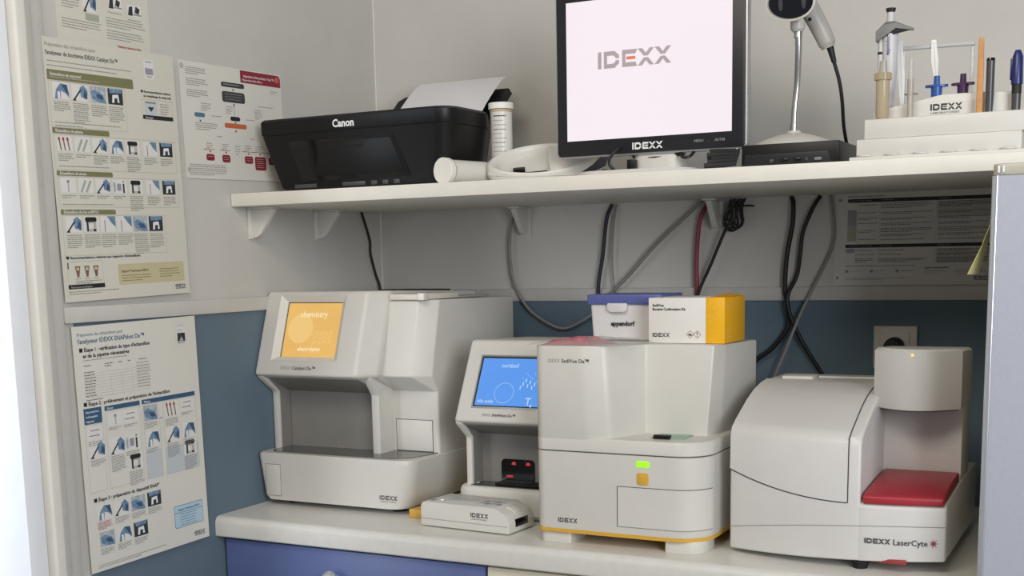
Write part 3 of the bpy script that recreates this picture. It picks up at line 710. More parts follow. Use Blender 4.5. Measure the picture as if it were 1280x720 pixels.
# ---- hormone analyser with blue screen (second)
def snap():
    t = Thing('hormone_analyser', 'narrow grey analyser with blue screen and red-lit scanner bay', 'analyser', (.555, -.3, 0))
    X0, X1 = .455, .664; HB, HT = (-.473, .186), (-.398, .331); YR = -.16
    pl = lambda yf, z, zr=None: [(X0, yf, z), (X1, yf, z), (X1, YR, zr or z), (X0, YR, zr or z)]
    t.part('head', MB().loft([pl(-.385, .155), pl(*HB), pl(HT[0], HT[1], .322)], .006, 3), 'plastic_light')
    ck = [(HB[0]+.002, HB[1]-.002), (-.428, .150), (-.428, .03), (YR, .03), (YR, .22), (-.44, .22)]
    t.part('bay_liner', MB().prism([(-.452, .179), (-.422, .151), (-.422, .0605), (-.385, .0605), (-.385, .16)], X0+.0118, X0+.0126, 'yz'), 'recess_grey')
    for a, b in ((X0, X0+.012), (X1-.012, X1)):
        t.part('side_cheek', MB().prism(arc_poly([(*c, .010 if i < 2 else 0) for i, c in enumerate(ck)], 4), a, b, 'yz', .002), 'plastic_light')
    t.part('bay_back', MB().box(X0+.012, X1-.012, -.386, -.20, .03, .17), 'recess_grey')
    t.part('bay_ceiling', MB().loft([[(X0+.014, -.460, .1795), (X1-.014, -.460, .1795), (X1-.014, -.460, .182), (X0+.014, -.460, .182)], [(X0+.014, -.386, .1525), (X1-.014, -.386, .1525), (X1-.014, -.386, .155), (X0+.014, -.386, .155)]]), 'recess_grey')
    rg = lambda i, z: [(x, y, z) for x, y in arc_poly([(.436+i, -.442+i, .03), (.670-i, -.442+i, .03), (.670-i, YR), (.436+i, YR)], 6)]
    t.part('tray', MB().loft([rg(.006, .003), rg(.0, .010), rg(.0, .050), rg(.002, .056), rg(.006, .059)]), 'plastic_light')
    t.part('deck_plate', MB().prism(arc_poly([(.452, -.430, .02), (.656, -.430, .02), (.660, -.386), (.450, -.386)], 6), .0591, .0605, 'xy'), 'deck_glossy')
    t.part('power_button', MB().lathe([(0, 0), (.007, 0), (.006, .0015), (0, .002)], 18, (.464, -.408, .0602)), 'plastic')
    w = MB().prism(arc_poly([(.509, .0605, .008), (.578, .0605, .008), (.578, .106, .008), (.509, .106, .008)], 4), -.3895, -.3855, 'xz')
    wo = t.part('scanner_window', w, 'black_gloss')
    for x in (.536, .566): t.part('scanner_light_and_glint', MB().prism(arc_poly([(x-.005, .0955, .001), (x+.005, .0955, .001), (x+.003, .1010, .001), (x-.003, .1010, .001)], 2), -.3912, -.3896, 'xz'), 'led_and_glint_red', parent=wo)
    t.part('slide_rail', MB().box(.512, .604, -.424, -.388, .0606, .0655, .0015), 'black_plastic')
    t.part('scanner_light_and_glint', MB().box(.520, .534, -.3912, -.3896, .071, .075, .0005), 'led_and_glint_red', parent=wo)  # lower glowing bar imitates the red lights' reflection in the window
    fc = tilt_face(0, *HB, *HT); u0, u1, v0, v1 = .492, .640, .033, .126
    sm = MB(); sm.xf = fc.mat4(); sm.box(u0-.007, u1+.007, v0-.006, v1+.007, -.002, .0006, .0005); t.part('bezel', sm, 'silver_rim')
    sm = MB(); sm.xf = fc.mat4(); sm.box(u0-.0035, u1+.003, v0-.002, v1+.0035, -.002, .0010); t.part('screen_surround', sm, 'black_matte')
    sm = MB(); sm.xf = fc.mat4(); sm.box(u0, u1, v0, v1, -.001, .0016); so = t.part('screen', sm, 'screen_blue', 'blue screen reading cortisol, bile acids and T4')
    g = MB()
    circ = [(.548+.0205*math.cos(k*PI/20), .058+.0205*math.sin(k*PI/20)) for k in range(40)]; ci = [(.548+.0185*math.cos(k*PI/20), .058+.0185*math.sin(k*PI/20)) for k in range(40)]
    put(g, fc, [[circ[k], circ[(k+1) % 40], ci[(k+1) % 40], ci[k]] for k in range(40)], 'blue_pale', n=.0018)
    printed(fc, 'cortisol', .0115, 'blue_text', .0002, .532, .108, .0019, g); printed(fc, 'bile acids', .0088, 'blue_text', .0002, .497, .038, .0019, g)
    printed(fc, 'T', .020, 'blue_text', .0003, .594, .036, .0019, g); printed(fc, '4', .010, 'blue_text', .0003, .604, .031, .0019, g)
    for k in range(13): put(g, fc, [[(0, 0), (.0022, 0), (.0022, .007), (0, .007)]], 'blue_text', .578+k*.0046, .066+(k*7 % 5)*.0035, .0018); put(g, fc, [[(0, 0), (.0018, 0), (.0018, .004), (0, .004)]], 'blue_pale', .580+k*.0046, .086+(k*3 % 4)*.003, .0018)
    t.part('screen_graphics', g, parent=so)
    g = two_tone(fc, 'IDEXX', 'SNAPshot Dx™', .0072, .512, .012, .0009)
    t.part('model_lettering', g)
    for x, y in ((.47, -.40), (.64, -.40), (.47, -.2), (.64, -.2)): t.part('foot', MB().lathe([(0, 0), (.010, 0), (.010, .004), (0, .004)], 12, (x, y, 0)), 'rubber')
snap()

# ---- small strip reader in front
def reader():
    t = Thing('strip_reader', 'small off-white strip reader with keypad in front of the blue-screen analyser', 'reader', (.422, -.545, 0), (0, 0, math.radians(-4.5))); t.local = True
    W, D = .190, .088
    pr = arc_poly([(.0, .002, .004), (W, .002, .004), (W, .020, .004), (W-.006, .036, .012), (W-.032, .0475, .014), (.0, .0465, .010)], 6)
    t.part('body', MB().prism(pr, .0, D, 'xz', .0025, 2, 50), 'plastic_light')
    t.part('body_seam', MB().tube([(.0015, -.0001, .0155), (.1, -.0001, .0155), (W-.003, -.0001, .0155)], .0005, 6, 0), 'seam_soft')
    f = front(0, 0, 0); t.part('logo', logo_mb(f, .0078, 'ink', True, .110, .027))
    # keypad on the top, black slot on the right end
    kp = Face((0, 0, .0475), (1, 0, 0), (0, 1, 0))
    m = MB(); m.box(.045, .105, .020, .052, .0465, .0476, .0005); t.part('display', m, 'grey_panel')
    for i in range(4):
        for k in range(2): t.part('key', MB().box(.112+i*.012, .121+i*.012, .020+k*.018, .033+k*.018, .0466, .0482, .0006), 'mauve_print' if (i+k) % 2 else 'photo_grey')
    t.part('key', MB().box(.012, .022, .012, .024, .0462, .0474, .0006), 'ink_grey'); t.part('status_light', MB().box(.030, .034, .022, .027, .0462, .0476, .0006), 'led_white')
    t.part('strip_slot', MB().box(W-.001, W+.0006, .022, .064, .012, .026, .0004), 'black_gloss')
    t.part('strip_holder', MB().prism(arc_poly([(W-.03, .024, .004), (W-.004, .024, .004), (W-.006, .038, .01), (W-.03, .051, .008)], 4), .030, .058, 'xz', .001), 'plastic')
reader()

# ---- sediment analyser
def sedi():
    t = Thing('sediment_analyser', 'white box analyser with green light, yellow button and yellow base line', 'analyser', (.82, -.42, 0))
    X0, X1, YF, YR = .673, .973, -.577, -.262
    def rg(i, z, rf=.055): return [(x, y, z) for x, y in arc_poly([(X0+i, YF+i, .018), (X1-i, YF+i, rf), (X1-i, YR-i, .01), (X0+i, YR-i, .01)], 8)]
    t.part('lower_body', MB().loft([rg(.001, .026), rg(.0, .03), rg(.0, .1575), rg(.0015, .1585)]), 'plastic_light')
    t.part('body_joint', MB().loft([rg(.003, .157), rg(.003, .162)]), 'seam')
    t.part('yellow_line', MB().loft([rg(.002, .0195), rg(-.0006, .0205), rg(-.0006, .0258), rg(.002, .0268)]), 'yellow', 'yellow line round the base')
    t.part('upper_ledge', MB().loft([rg(.0015, .1602), rg(.0, .1612), rg(.0, .180), rg(.002, .183)]), 'plastic_light')
    def up_ring(z, s):
        xr = .945+.013*s; c = .010*s
        pts = [(X0, YF, .018), (.770-c, YF, .05), (.808-c, YF+.012, .02), (.839, -.486, .006), (xr, -.486, .004), (xr+.010-.004*s, -.44, .03), (.966, YR, .01), (X0, YR, .01)]
        return [(x, y, z-s*.0075*(y-YF)/(YR-YF)) for x, y in arc_poly(pts, 6)]
    t.part('upper_body', MB().loft([up_ring(.178, 0), up_ring(.336, 1), ], .003, 2, ang=60), 'plastic_light')
    st = t.part('slide_stage', MB().box(.868, .925, -.540, -.492, .1831, .1850, .0005), 'glass_green')
    t.part('slide_clip', MB().box(.874, .902, -.546, -.534, .1831, .1895, .0008), 'black_plastic', parent=st)
    f = front(0, YF, 0)
    m = MB(); m.prism(arc_poly([(.857, .1400, .002), (.879, .1400, .002), (.879, .1500, .002), (.857, .1500, .002)], 3), YF-.0012, YF+.002, 'xz'); t.part('status_light', m, 'led_green', 'glowing green status light')
    m = MB(); m.prism(arc_poly([(.858, .111, .004), (.878, .111, .004), (.878, .131, .004), (.858, .131, .004)], 4), YF-.0015, YF+.002, 'xz', .0005); t.part('button', m, 'yellow', 'square yellow button')
    # door wrapping the rounded corner, outlined by a joint
    def wrap(off, n=10):
        pts = [(.824, YF-off)]; r = .055+off; cx, cy = X1-.055, YF+.055
        for k in range(n+1):
            a = -PI/2+(PI/2*.86)*k/n; pts.append((cx+r*math.cos(a), cy+r*math.sin(a)))
        return pts
    def band(z0, z1, off0, off1):
        A = wrap(off1); B = wrap(off0)
        ring = A+B[::-1]; return MB().prism(ring, z0, z1, 'xy')
    do = t.part('door', band(.0395, .1055, -.003, .0007), 'plastic_light')
    t.part('door_joint', band(.1056, .1066, -.003, .0008), 'seam', parent=do); t.part('door_joint', band(.0384, .0394, -.003, .0008), 'seam_soft', parent=do)
    t.part('door_joint', MB().box(.8228, .8239, YF-.0008, YF+.002, .0385, .1066), 'seam', parent=do)
    t.part('logo', logo_mb(f, .0074, 'ink', False, .715, .038))
    g = two_tone(f, 'IDEXX', 'SediVue Dx™', .0088, .700, .308); t.part('model_lettering', g)
    for xa, xb, r in ((X0+.004, X0+.062, .012), (X1-.070, X1-.006, .045)):
        for ya, yb in ((YF+.006, YF+.07), (YR-.07, YR-.01)):
            t.part('foot', MB().prism(arc_poly([(xa, ya, .012 if r < .02 else .004), (xb, ya, r if ya < -.4 and r > .02 else .004), (xb, yb), (xa, yb)], 6), .0, .021, 'xy', .001), 'plastic_light')
sedi()

# ---- laser blood counter (right)
def laser():
    t = Thing('blood_counter', 'wide white analyser with curved cover, tower and red tray lid by the refrigerator', 'analyser', (1.17, -.34, 0))
    XA, XM, XB = .998, 1.214, 1.336; YR = -.20
    zb = lambda x: .007+.013*(x-XA)/(XB-XA)
    def yf(x):
        s = (x-XA)/(XB-XA); return -.524-.040*(1-(2*s-1.15)**2/1.32)-.006*s
    def left_prof(x, g=0.):
        b = yf(x)
        up_ = [(0, zb(x)), (0, .10), (.002, .192), (.007, .2035), (.024, .2125), (.055, .2255), (.09, .240), (.13, .2525), (.17, .260), (.21, .2635)]
        return [(b+dy-g*(1 if z < .2 else .5), z+(g*.8 if z > .2 else 0)) for dy, z in up_]
    N = 12; xs = [XA+(XM-XA)*k/N for k in range(N+1)]
    t.part('body', MB().loft([[(x, y, z) for y, z in left_prof(x)]+[(x, YR, .2635), (x, YR, zb(x))] for x in xs], .004, 3, ang=50), 'plastic_laser')
    xs2 = [XM-.004+(XB-XM+.004)*k/8 for k in range(9)]
    t.part('tray_body', MB().loft([[(x, yf(x), zb(x)), (x, yf(x), .1000), (x, yf(x)+.006, .1045), (x, -.37, .118), (x, YR, .118), (x, YR, zb(x))] for x in xs2], .003, 2, ang=50), 'plastic_laser')
    # tower: column and bulged head
    t.part('column', MB().box(XM-.004, XB-.002, -.388, -.30, .10, .25, .002), 'plastic_laser')
    def hd(z, i):
        return [(x, y, z) for x, y in arc_poly([(1.205+i, -.432+i), (1.232, -.466+i), (1.285, -.472+i), (XB-i, -.436+i), (XB-i, YR, .01), (1.205+i, YR, .01)], 5)]
    def hd2(z, i, sag=0):
        n = 10; pts = []
        for k in range(n+1):
            s = k/n; x = 1.204+i+(XB-1.204-2*i)*s; pts.append((x, -.430-.040*math.sin(PI*s)+i, z))
        return pts+[(XB-i, -.315, z-.006*(z > .3)), (1.204+i, -.315, z-.006*(z > .3))]
    t.part('tower_head', MB().loft([hd2(.2355, .001), hd2(.2375, 0), hd2(.326, .0), hd2(.3300, .004)]), 'plastic_laser')
    t.part('tower_joint', MB().loft([hd2(.2335, .004), hd2(.2356, .004)]), 'seam')
    t.part('status_light', MB().lathe([(0, 0), (.0022, 0), (.0012, .0012), (0, .0015)], 12, (1.268, -.4705, .3215), (0, -1, .2)), 'led_amber')
    # red tray lid
    lid = MB(); rings = []
    for k in range(9):
        s = k/8; y0 = None; ring = []
        x = 1.2175+(1.3325-1.2175)*s
        rings.append([(x, yf(x)-.002, .1045), (x, yf(x)-.002, .1165), (x, yf(x)+.010, .1205), (x, -.46, .128), (x, -.392, .131), (x, -.392, .112)])
    lid.loft(rings, .003, 3, ang=40); t.part('tray_lid', lid, 'red_plastic', 'dark red tray lid')
    # cover: shell slightly proud with joints
    x2 = 1.194; xc = [XA+.0005+(x2-XA)*k/N for k in range(N+1)]
    def seam_z(x): s = (x-XA)/(x2-XA); return .138-.034*(1-max(0, 1-s)**1.9)
    rings = []
    for x in xc:
        P = [q for q in left_prof(x, .0014) if q[1] > seam_z(x)+.004]
        P = [(yf(x)-.0014, seam_z(x)+.0012)]+[(y, z) for y, z in left_prof(x, .0014)[2:]]
        Q = [(y+.004, z-.003) for y, z in P]
        rings.append([(x, y, z) for y, z in P+Q[::-1]])
    cv = t.part('cover', MB().loft(rings), 'plastic_laser')
    t.part('cover_joint', MB().tube([(x, yf(x)-.0003, seam_z(x)) for x in xc], .0009, 6, 2), 'seam', parent=cv)
    t.part('cover_joint', MB().tube([(x2+.0014, y-.0003, z+.0002) for y, z in [(yf(x2), seam_z(x2))]+left_prof(x2)[2:]], .0009, 6, 3), 'seam', parent=cv)
    xl = [XA+(XB-XA)*k/16 for k in range(17)]
    t.part('base_joint', MB().tube([(x, yf(x)-.0001, .043+.030*(1-(1-(x-XA)/(XB-XA))**2.2)) for x in xl], .0006, 6, 1), 'seam_soft')
    t.part('rear_tab', MB().box(1.02, 1.075, -.30, -.25, .262, .2685, .003), 'plastic_light'); t.part('rear_ridge', MB().box(1.076, 1.205, -.265, -.25, .262, .266, .002), 'plastic_laser')
    t.part('red_tab', MB().box(1.243, 1.283, yf(1.263)-.001, -.52, .0145, .0215, .001), 'red_dark')
    # lettering on a face following the front
    f = lambda a, b, n=0.: Vector((1.222+a, yf(1.222+a)-n, b))
    g = logo_mb(f, .0078, 'ink', False, 0, .0445, .0016); printed(f, 'LaserCyte', .0125, 'ink', .0001, .041, .0440, .0016, g, squeeze=.95); t.part('model_lettering', g)
    s = MB(); cx, cy = .098, .0485
    for k in range(7):
        a = 2*PI*k/7; put(s, f, [[(cx+.0012*math.cos(a-1), cy+.0012*math.sin(a-1)), (cx+.0075*math.cos(a), cy+.0075*math.sin(a)), (cx+.0012*math.cos(a+1), cy+.0012*math.sin(a+1))]], 'crimson', n=.0017)
    t.part('star_emblem', s)
    for x, y in ((1.212, -.545), (1.03, -.42), (1.30, -.40), (1.03, -.23), (1.30, -.23)):
        h = zb(x)+.002
        t.part('foot', MB().lathe([(0, 0), (.011, 0), (.0125, h*.45), (.0125, h*.5), (.015, h*.55), (.015, h), (0, h)], 18, (x, y, 0)), 'rubber')
laser()

# ---- boxes on top of the sediment analyser
ZT = .3336
def kit():
    t = Thing('test_kit_box', 'white and yellow cardboard test kit box on the sediment analyser', 'box', (.9, -.40, ZT))
    x0, xm, x1, y0, y1, z1 = .831, .932, .9645, -.452, -.338, ZT+.076
    t.part('white_carton', MB().box(x0, xm, y0, y1, ZT, z1, .0006), 'carton_white')
    t.part('yellow_carton', MB().box(xm+.0001, x1, y0-.0001, y1, ZT, z1, .0006), 'yellow_box')
    t.part('top_flap', MB().loft([[(xm+.006, y0+.004, z1), (x1-.001, y0+.004, z1), (x1-.001, y0+.0045, z1+.0006), (xm+.006, y0+.0045, z1+.0006)], [(xm+.004, y1-.01, z1+.004), (x1-.001, y1-.01, z1+.0015), (x1-.001, y1-.01, z1+.0025), (xm+.004, y1-.01, z1+.005)]]), 'yellow_box_side')
    f = front(0, y0, 0)
    g = printed(f, 'SediVue', .0062, 'ink_black', .0002, .838, z1-.0145); printed(f, 'Bacteria Confirmation Kit', .0062, 'ink_black', .0002, .838, z1-.021, mb=g, squeeze=.9)
    logo_mb(f, .0064, 'ink_black', False, .838, ZT+.0105, mb=g)
    for cx in (.905, .9175):
        for r_, m in ((.0066, 'ink_red'), (.0056, 'carton_white')):
            put(g, f, [[(cx-r_, ZT+.015), (cx, ZT+.015-r_), (cx+r_, ZT+.015), (cx, ZT+.015+r_)]], m, n=.0004 if m == 'ink_red' else .0006)
    put(g, f, [[(.901, ZT+.0135), (.909, ZT+.0125), (.908, ZT+.0145), (.904, ZT+.017)]], 'ink', n=.0008); put(g, f, [[(.917, ZT+.014), (.918, ZT+.014), (.9185, ZT+.0185), (.9165, ZT+.0185)], [(.917, ZT+.0115), (.918, ZT+.0115), (.918, ZT+.0127), (.917, ZT+.0127)]], 'ink', n=.0008)
    t.part('printed_lettering', g)
    g = MB(); random.seed(3)
    for k in range(46):
        a, b = random.uniform(xm+.004, x1-.003), random.uniform(ZT+.004, z1-.008); s_ = random.choice((.0006, .0009, .0013))
        put(g, f, [[(a, b), (a+s_, b), (a+s_, b+s_), (a, b+s_)]], 'amber_pale_print', n=.0006)
    fs = Face((x1, y0, 0), (0, 1, 0), (0, 0, 1))
    printed(fs, 'SediVue', .007, 'amber_pale_print', .0001, .010, z1-.014, mb=g); printed(fs, 'IDEXX', .006, 'amber_pale_print', .0001, .010, ZT+.016, mb=g); printed(fs, 'idexx.com', .006, 'amber_pale_print', .0001, .010, ZT+.008, mb=g)
    t.part('dot_print', g)
mat('amber_pale_print', 'f8d98a', .5, var=0)
kit()
t = Thing('pipette_tip_box', 'white plastic tip box with ribbed blue lid behind the test kit box', 'box', (.77, -.35, ZT+.002), (0, 0, 0))
tx0, tx1, ty0, ty1 = .702, .826, -.405, -.300
t.part('tub', MB().loft([[(x, y, ZT+.002) for x, y in arc_poly([(tx0+.003, ty0+.003, .006), (tx1-.003, ty0+.003, .006), (tx1-.003, ty1-.003, .006), (tx0+.003, ty1-.003, .006)], 4)], [(x, y, ZT+.063) for x, y in arc_poly([(tx0, ty0, .006), (tx1, ty0, .006), (tx1, ty1, .006), (tx0, ty1, .006)], 4)]]), 'tub_white')
lo = t.part('lid', MB().prism(arc_poly([(tx0-.005, ty0-.005, .006), (tx1+.012, ty0-.005, .006), (tx1+.012, ty1+.003, .006), (tx0-.005, ty1+.003, .006)], 4), ZT+.0632, ZT+.0805, 'xy', .002), 'lid_blue')
for k in range(22): t.part('rib', MB().box(tx0+.001+k*.0058, tx0+.003+k*.0058, ty0-.0062, ty0-.0045, ZT+.065, ZT+.078), 'lid_blue', parent=lo)
t.part('latch', MB().prism(arc_poly([(.738, ZT+.050, .009), (.775, ZT+.050, .009), (.775, ZT+.0655, .002), (.738, ZT+.0655, .002)], 5), ty0-.0085, ty0-.001, 'xz', .001), 'tub_white')
t.part('lettering', printed(front(0, ty0+.0012, 0), 'eppendorf', .0115, 'ink_black', .0004, .742, ZT+.026, n=.0012, squeeze=.92))
t.part('hinge_block', MB().box(tx0-.0085, tx0+.002, -.355, -.33, ZT+.020, ZT+.046, .001), 'scanner_grey')
# crumpled plastic bag with pink contents
def bag():
    t = Thing('plastic_bag', 'flat clear plastic bag with pinkish red contents on the sediment analyser', 'bag', (.74, -.49, ZT))
    random.seed(11); nx, ny = 16, 9
    def sheet(x0, x1, y0, y1, amp, base, edge, seed):
        random.seed(seed); B = bmesh.new(); g = []
        for j in range(ny):
            r_ = []
            for i in range(nx):
                s, q = i/(nx-1), j/(ny-1); e = min(s, 1-s, q, 1-q)*4; e = min(1, e)
                z = base+(amp*e)*(.55+.45*random.random())+edge
                sk = .02*(q-.5)
                r_.append(B.verts.new((x0+(x1-x0)*s+sk+random.uniform(-.002, .002), y0+(y1-y0)*q+random.uniform(-.002, .002), ZT+z)))
            g.append(r_)
        for j in range(ny-1):
            for i in range(nx-1): B.faces.new((g[j][i], g[j][i+1], g[j+1][i+1], g[j+1][i]))
        return B
    m = MB(); m.take(sheet(.682, .772, -.565, -.470, .013, .001, 0, 5)); t.part('red_contents', m, 'bag_red', 'pinkish red contents')
    m = MB(); m.take(sheet(.664, .834, -.572, -.440, .0095, .0030, .0, 9)); t.part('clear_film', m, 'bag_clear', 'crumpled clear film')
bag()

# ================================================================== things on the shelf
# ---- printer
def printer():
    t = Thing('inkjet_printer', 'black inkjet printer with open paper support on the shelf beside the left wall', 'printer', (.25, -.31, ZS))
    def rg(z, x0, x1, yf, i=0, r=.035):
        return [(x, y, z) for x, y in arc_poly([(x0, yf, .006), (x1, yf, r), (x1+.002, -.325, .05), (x1-.085, -.150, .02), (x0+.03, -.150, .01)], 7)]
    t.part('body', MB().loft([rg(ZS+.0055, .068, .436, -.437), rg(ZS+.010, .064, .440, -.445), rg(ZS+.105, .036, .456, -.462), rg(ZS+.109, .035, .457, -.463)], 0), 'black_plastic')
    t.part('scanner_lid', MB().loft([rg(ZS+.1105, .034, .457, -.4625), rg(ZS+.113, .033, .458, -.464), rg(ZS+.136, .032, .458, -.4635), rg(ZS+.1405, .036, .454, -.459)]), 'black_plastic')
    t.part('lid_joint', MB().loft([rg(ZS+.108, .037, .455, -.461), rg(ZS+.112, .037, .455, -.461)]), 'black_matte')
    # output bay and folded tray on the leaning front
    f = Face((.0, -.445, ZS+.010), (1, 0, 0), (0, -.017, .095))
    m = MB(); m.xf = f.mat4(); m.prism([(.118, .012), (.365, .012), (.335, .088), (.098, .088)], -.004, .0012, 'xy'); t.part('output_bay', m, 'black_gloss')
    m = MB(); m.xf = f.mat4(); m.prism([(.150, .020), (.352, .020), (.330, .084), (.170, .084)], -.003, .0024, 'xy', .001); tr = t.part('output_tray', m, 'black_plastic')
    m = MB(); m.xf = f.mat4(); m.box(.225, .268, .072, .079, .001, .0036, .001); t.part('tray_handle', m, 'black_matte', parent=tr)
    for u0, u1 in ((.098, .150), (.210, .262), (.275, .288), (.300, .313), (.325, .338)):
        m = MB(); m.xf = f.mat4(); m.box(u0, u1, -.001, .0065, -.002, .0018, .0008); t.part('button', m, 'pen_grey')
    t.part('lettering', printed(front(0, -.4638, 0), 'Canon', .0195, 'ink_white', .0007, .204, ZS+.117, n=.0006, squeeze=.94))
    t.part('side_latch', MB().box(.040, .058, -.40, -.37, ZS+.045, ZS+.058, .002), 'black_matte')
    # rear paper support
    sp = MB().loft([[(.124, -.183, ZS+.135), (.394, -.183, ZS+.135), (.394, -.178, ZS+.133), (.124, -.178, ZS+.133)], [(.130, -.112, ZS+.204), (.402, -.112, ZS+.204), (.402, -.107, ZS+.201), (.130, -.107, ZS+.201)], [(.142, -.102, ZS+.213), (.392, -.102, ZS+.213), (.392, -.097, ZS+.210), (.142, -.097, ZS+.210)]])
    t.part('paper_support', sp, 'black_plastic')
    for x, y in ((.09, -.40), (.41, -.40), (.09, -.17), (.35, -.17)): t.part('foot', MB().lathe([(0, 0), (.01, 0), (.01, .0065), (0, .0065)], 12, (x, y, ZS)), 'rubber')
printer()
P = [(-.205, .1425), (-.168, .177), (-.132, .206), (-.102, .228), (-.080, .240)]
single('paper_sheet', 'white sheet of paper standing in the rear feed of the printer', 'paper',
       MB().loft([[(.166, y, ZS+z), (.374, y, ZS+z), (.374, y+.0004, ZS+z+.0004), (.166, y+.0004, ZS+z+.0004)] for i, (y, z) in enumerate(P)]), 'paper_cool')

# ---- test strip vials
def vial(name_label, c, axis, roll, L=.100):
    t = Thing('strip_vial', name_label, 'vial', c, Vector((0, 0, 1)).rotation_difference(Vector(axis)).to_euler(), 'test strip vials'); t.local = True
    t.part('tube', MB().lathe([(0, 0), (.0195, 0), (.0205, .001), (.0205, L), (0, L)], 28), 'vial_white')
    t.part('cap', MB().lathe([(.0, L+.012), (.0225, L+.012), (.0235, L+.011), (.0235, L+.0005), (.0205, L+.0003)], 28), 'cap_white')
    t.part('ring', MB().lathe([(.0207, L-.005), (.0212, L-.0045), (.0212, L-.0005), (.0207, L)], 28), 'vial_ring')
    g = MB().use('ink'); random.seed(5)
    for k in range(9):
        z = L-.014-k*.008; a0 = roll-.6; a = a0
        while a < roll+random.uniform(.2, .8):
            wl_ = random.uniform(.08, .22); hh = .0022 if k == 0 else .0013
            pts = [(.0208*math.cos(x), .0208*math.sin(x), z+dz) for x, dz in ((a, 0), (a+wl_/2, 0), (a+wl_, 0), (a+wl_, hh), (a+wl_/2, hh), (a, hh))]
            g.use('ink_grey' if k % 3 else 'ink').poly(pts); a += wl_+.04
    t.part('printed_label', g)
vial('upright white strip vial standing behind the printer', (.488, -.322, ZS), (0, 0, 1), -PI/2+.3, .142)
vial('white strip vial lying on its side in front of the printer', (.4770, -.370, ZS+.0240), (-.25, -.97, 0), 2.2)

# ---- white oval docking cradle
def cradle():
    t = Thing('white_cradle', 'white oval plastic cradle with a hollow bay left of the monitor', 'cradle', (.586, -.354, ZS), (0, 0, math.radians(28))); t.local = True
    n = 40; a, b = .100, .043; sl = .70; nv = Vector((0, -sl, 1)).normalized()
    C2 = lambda k: (math.cos(2*PI*k/n), math.sin(2*PI*k/n))
    flat = lambda s, z, g=0.: [(a*s*c, b*s*q, z+g*(b*q+b)) for c, q in (C2(k) for k in range(n))]
    def rim(s, dn, x0=0.): return [Vector((a*s*c+x0, b*s*q, .016+sl*b*(1+s*q)+.08*a*s*c))+nv*dn for c, q in (C2(k) for k in range(n))]
    t.part('foot_shell', MB().loft([flat(.86, .0005), flat(.95, .006, .05), flat(.99, .011, .15)]), 'plastic_light')
    t.part('bowl', MB().loft([flat(.99, .0114, .15), rim(1.0, -.008), rim(.985, -.002), rim(.93, .001), rim(.86, -.001), rim(.80, -.007), rim(.76, -.016)]), 'plastic_light')
    def half(dn): return [p for p in rim(.84, dn) if p.x > .012]
    t.part('bridge', MB().loft([half(-.016), half(-.003), [p+Vector((.002, 0, 0)) for p in half(-.001)]], .002, 2), 'plastic_light')
    f = Face(rim(0, -.0158)[0], (1, 0, .08), (0, 1, sl))
    m = MB(); m.xf = f.mat4(); m.box(-.052, -.030, -.027, -.013, -.001, .010, .001); t.part('contact', m, 'black_gloss')
    m = MB(); m.xf = f.mat4(); m.box(-.030, .010, -.029, -.024, -.001, .005, .001); t.part('contact_lip', m, 'black_matte')
    m = MB(); m.xf = Face(rim(0, -.001)[0], (1, 0, .08), (0, 1, sl)).mat4(); m.prism(arc_poly([(.040, .004, .004), (.058, .004, .004), (.058, .014, .004), (.040, .014, .004)], 4), -.001, .0015, 'xy'); t.part('key', m, 'vial_ring')
cradle()

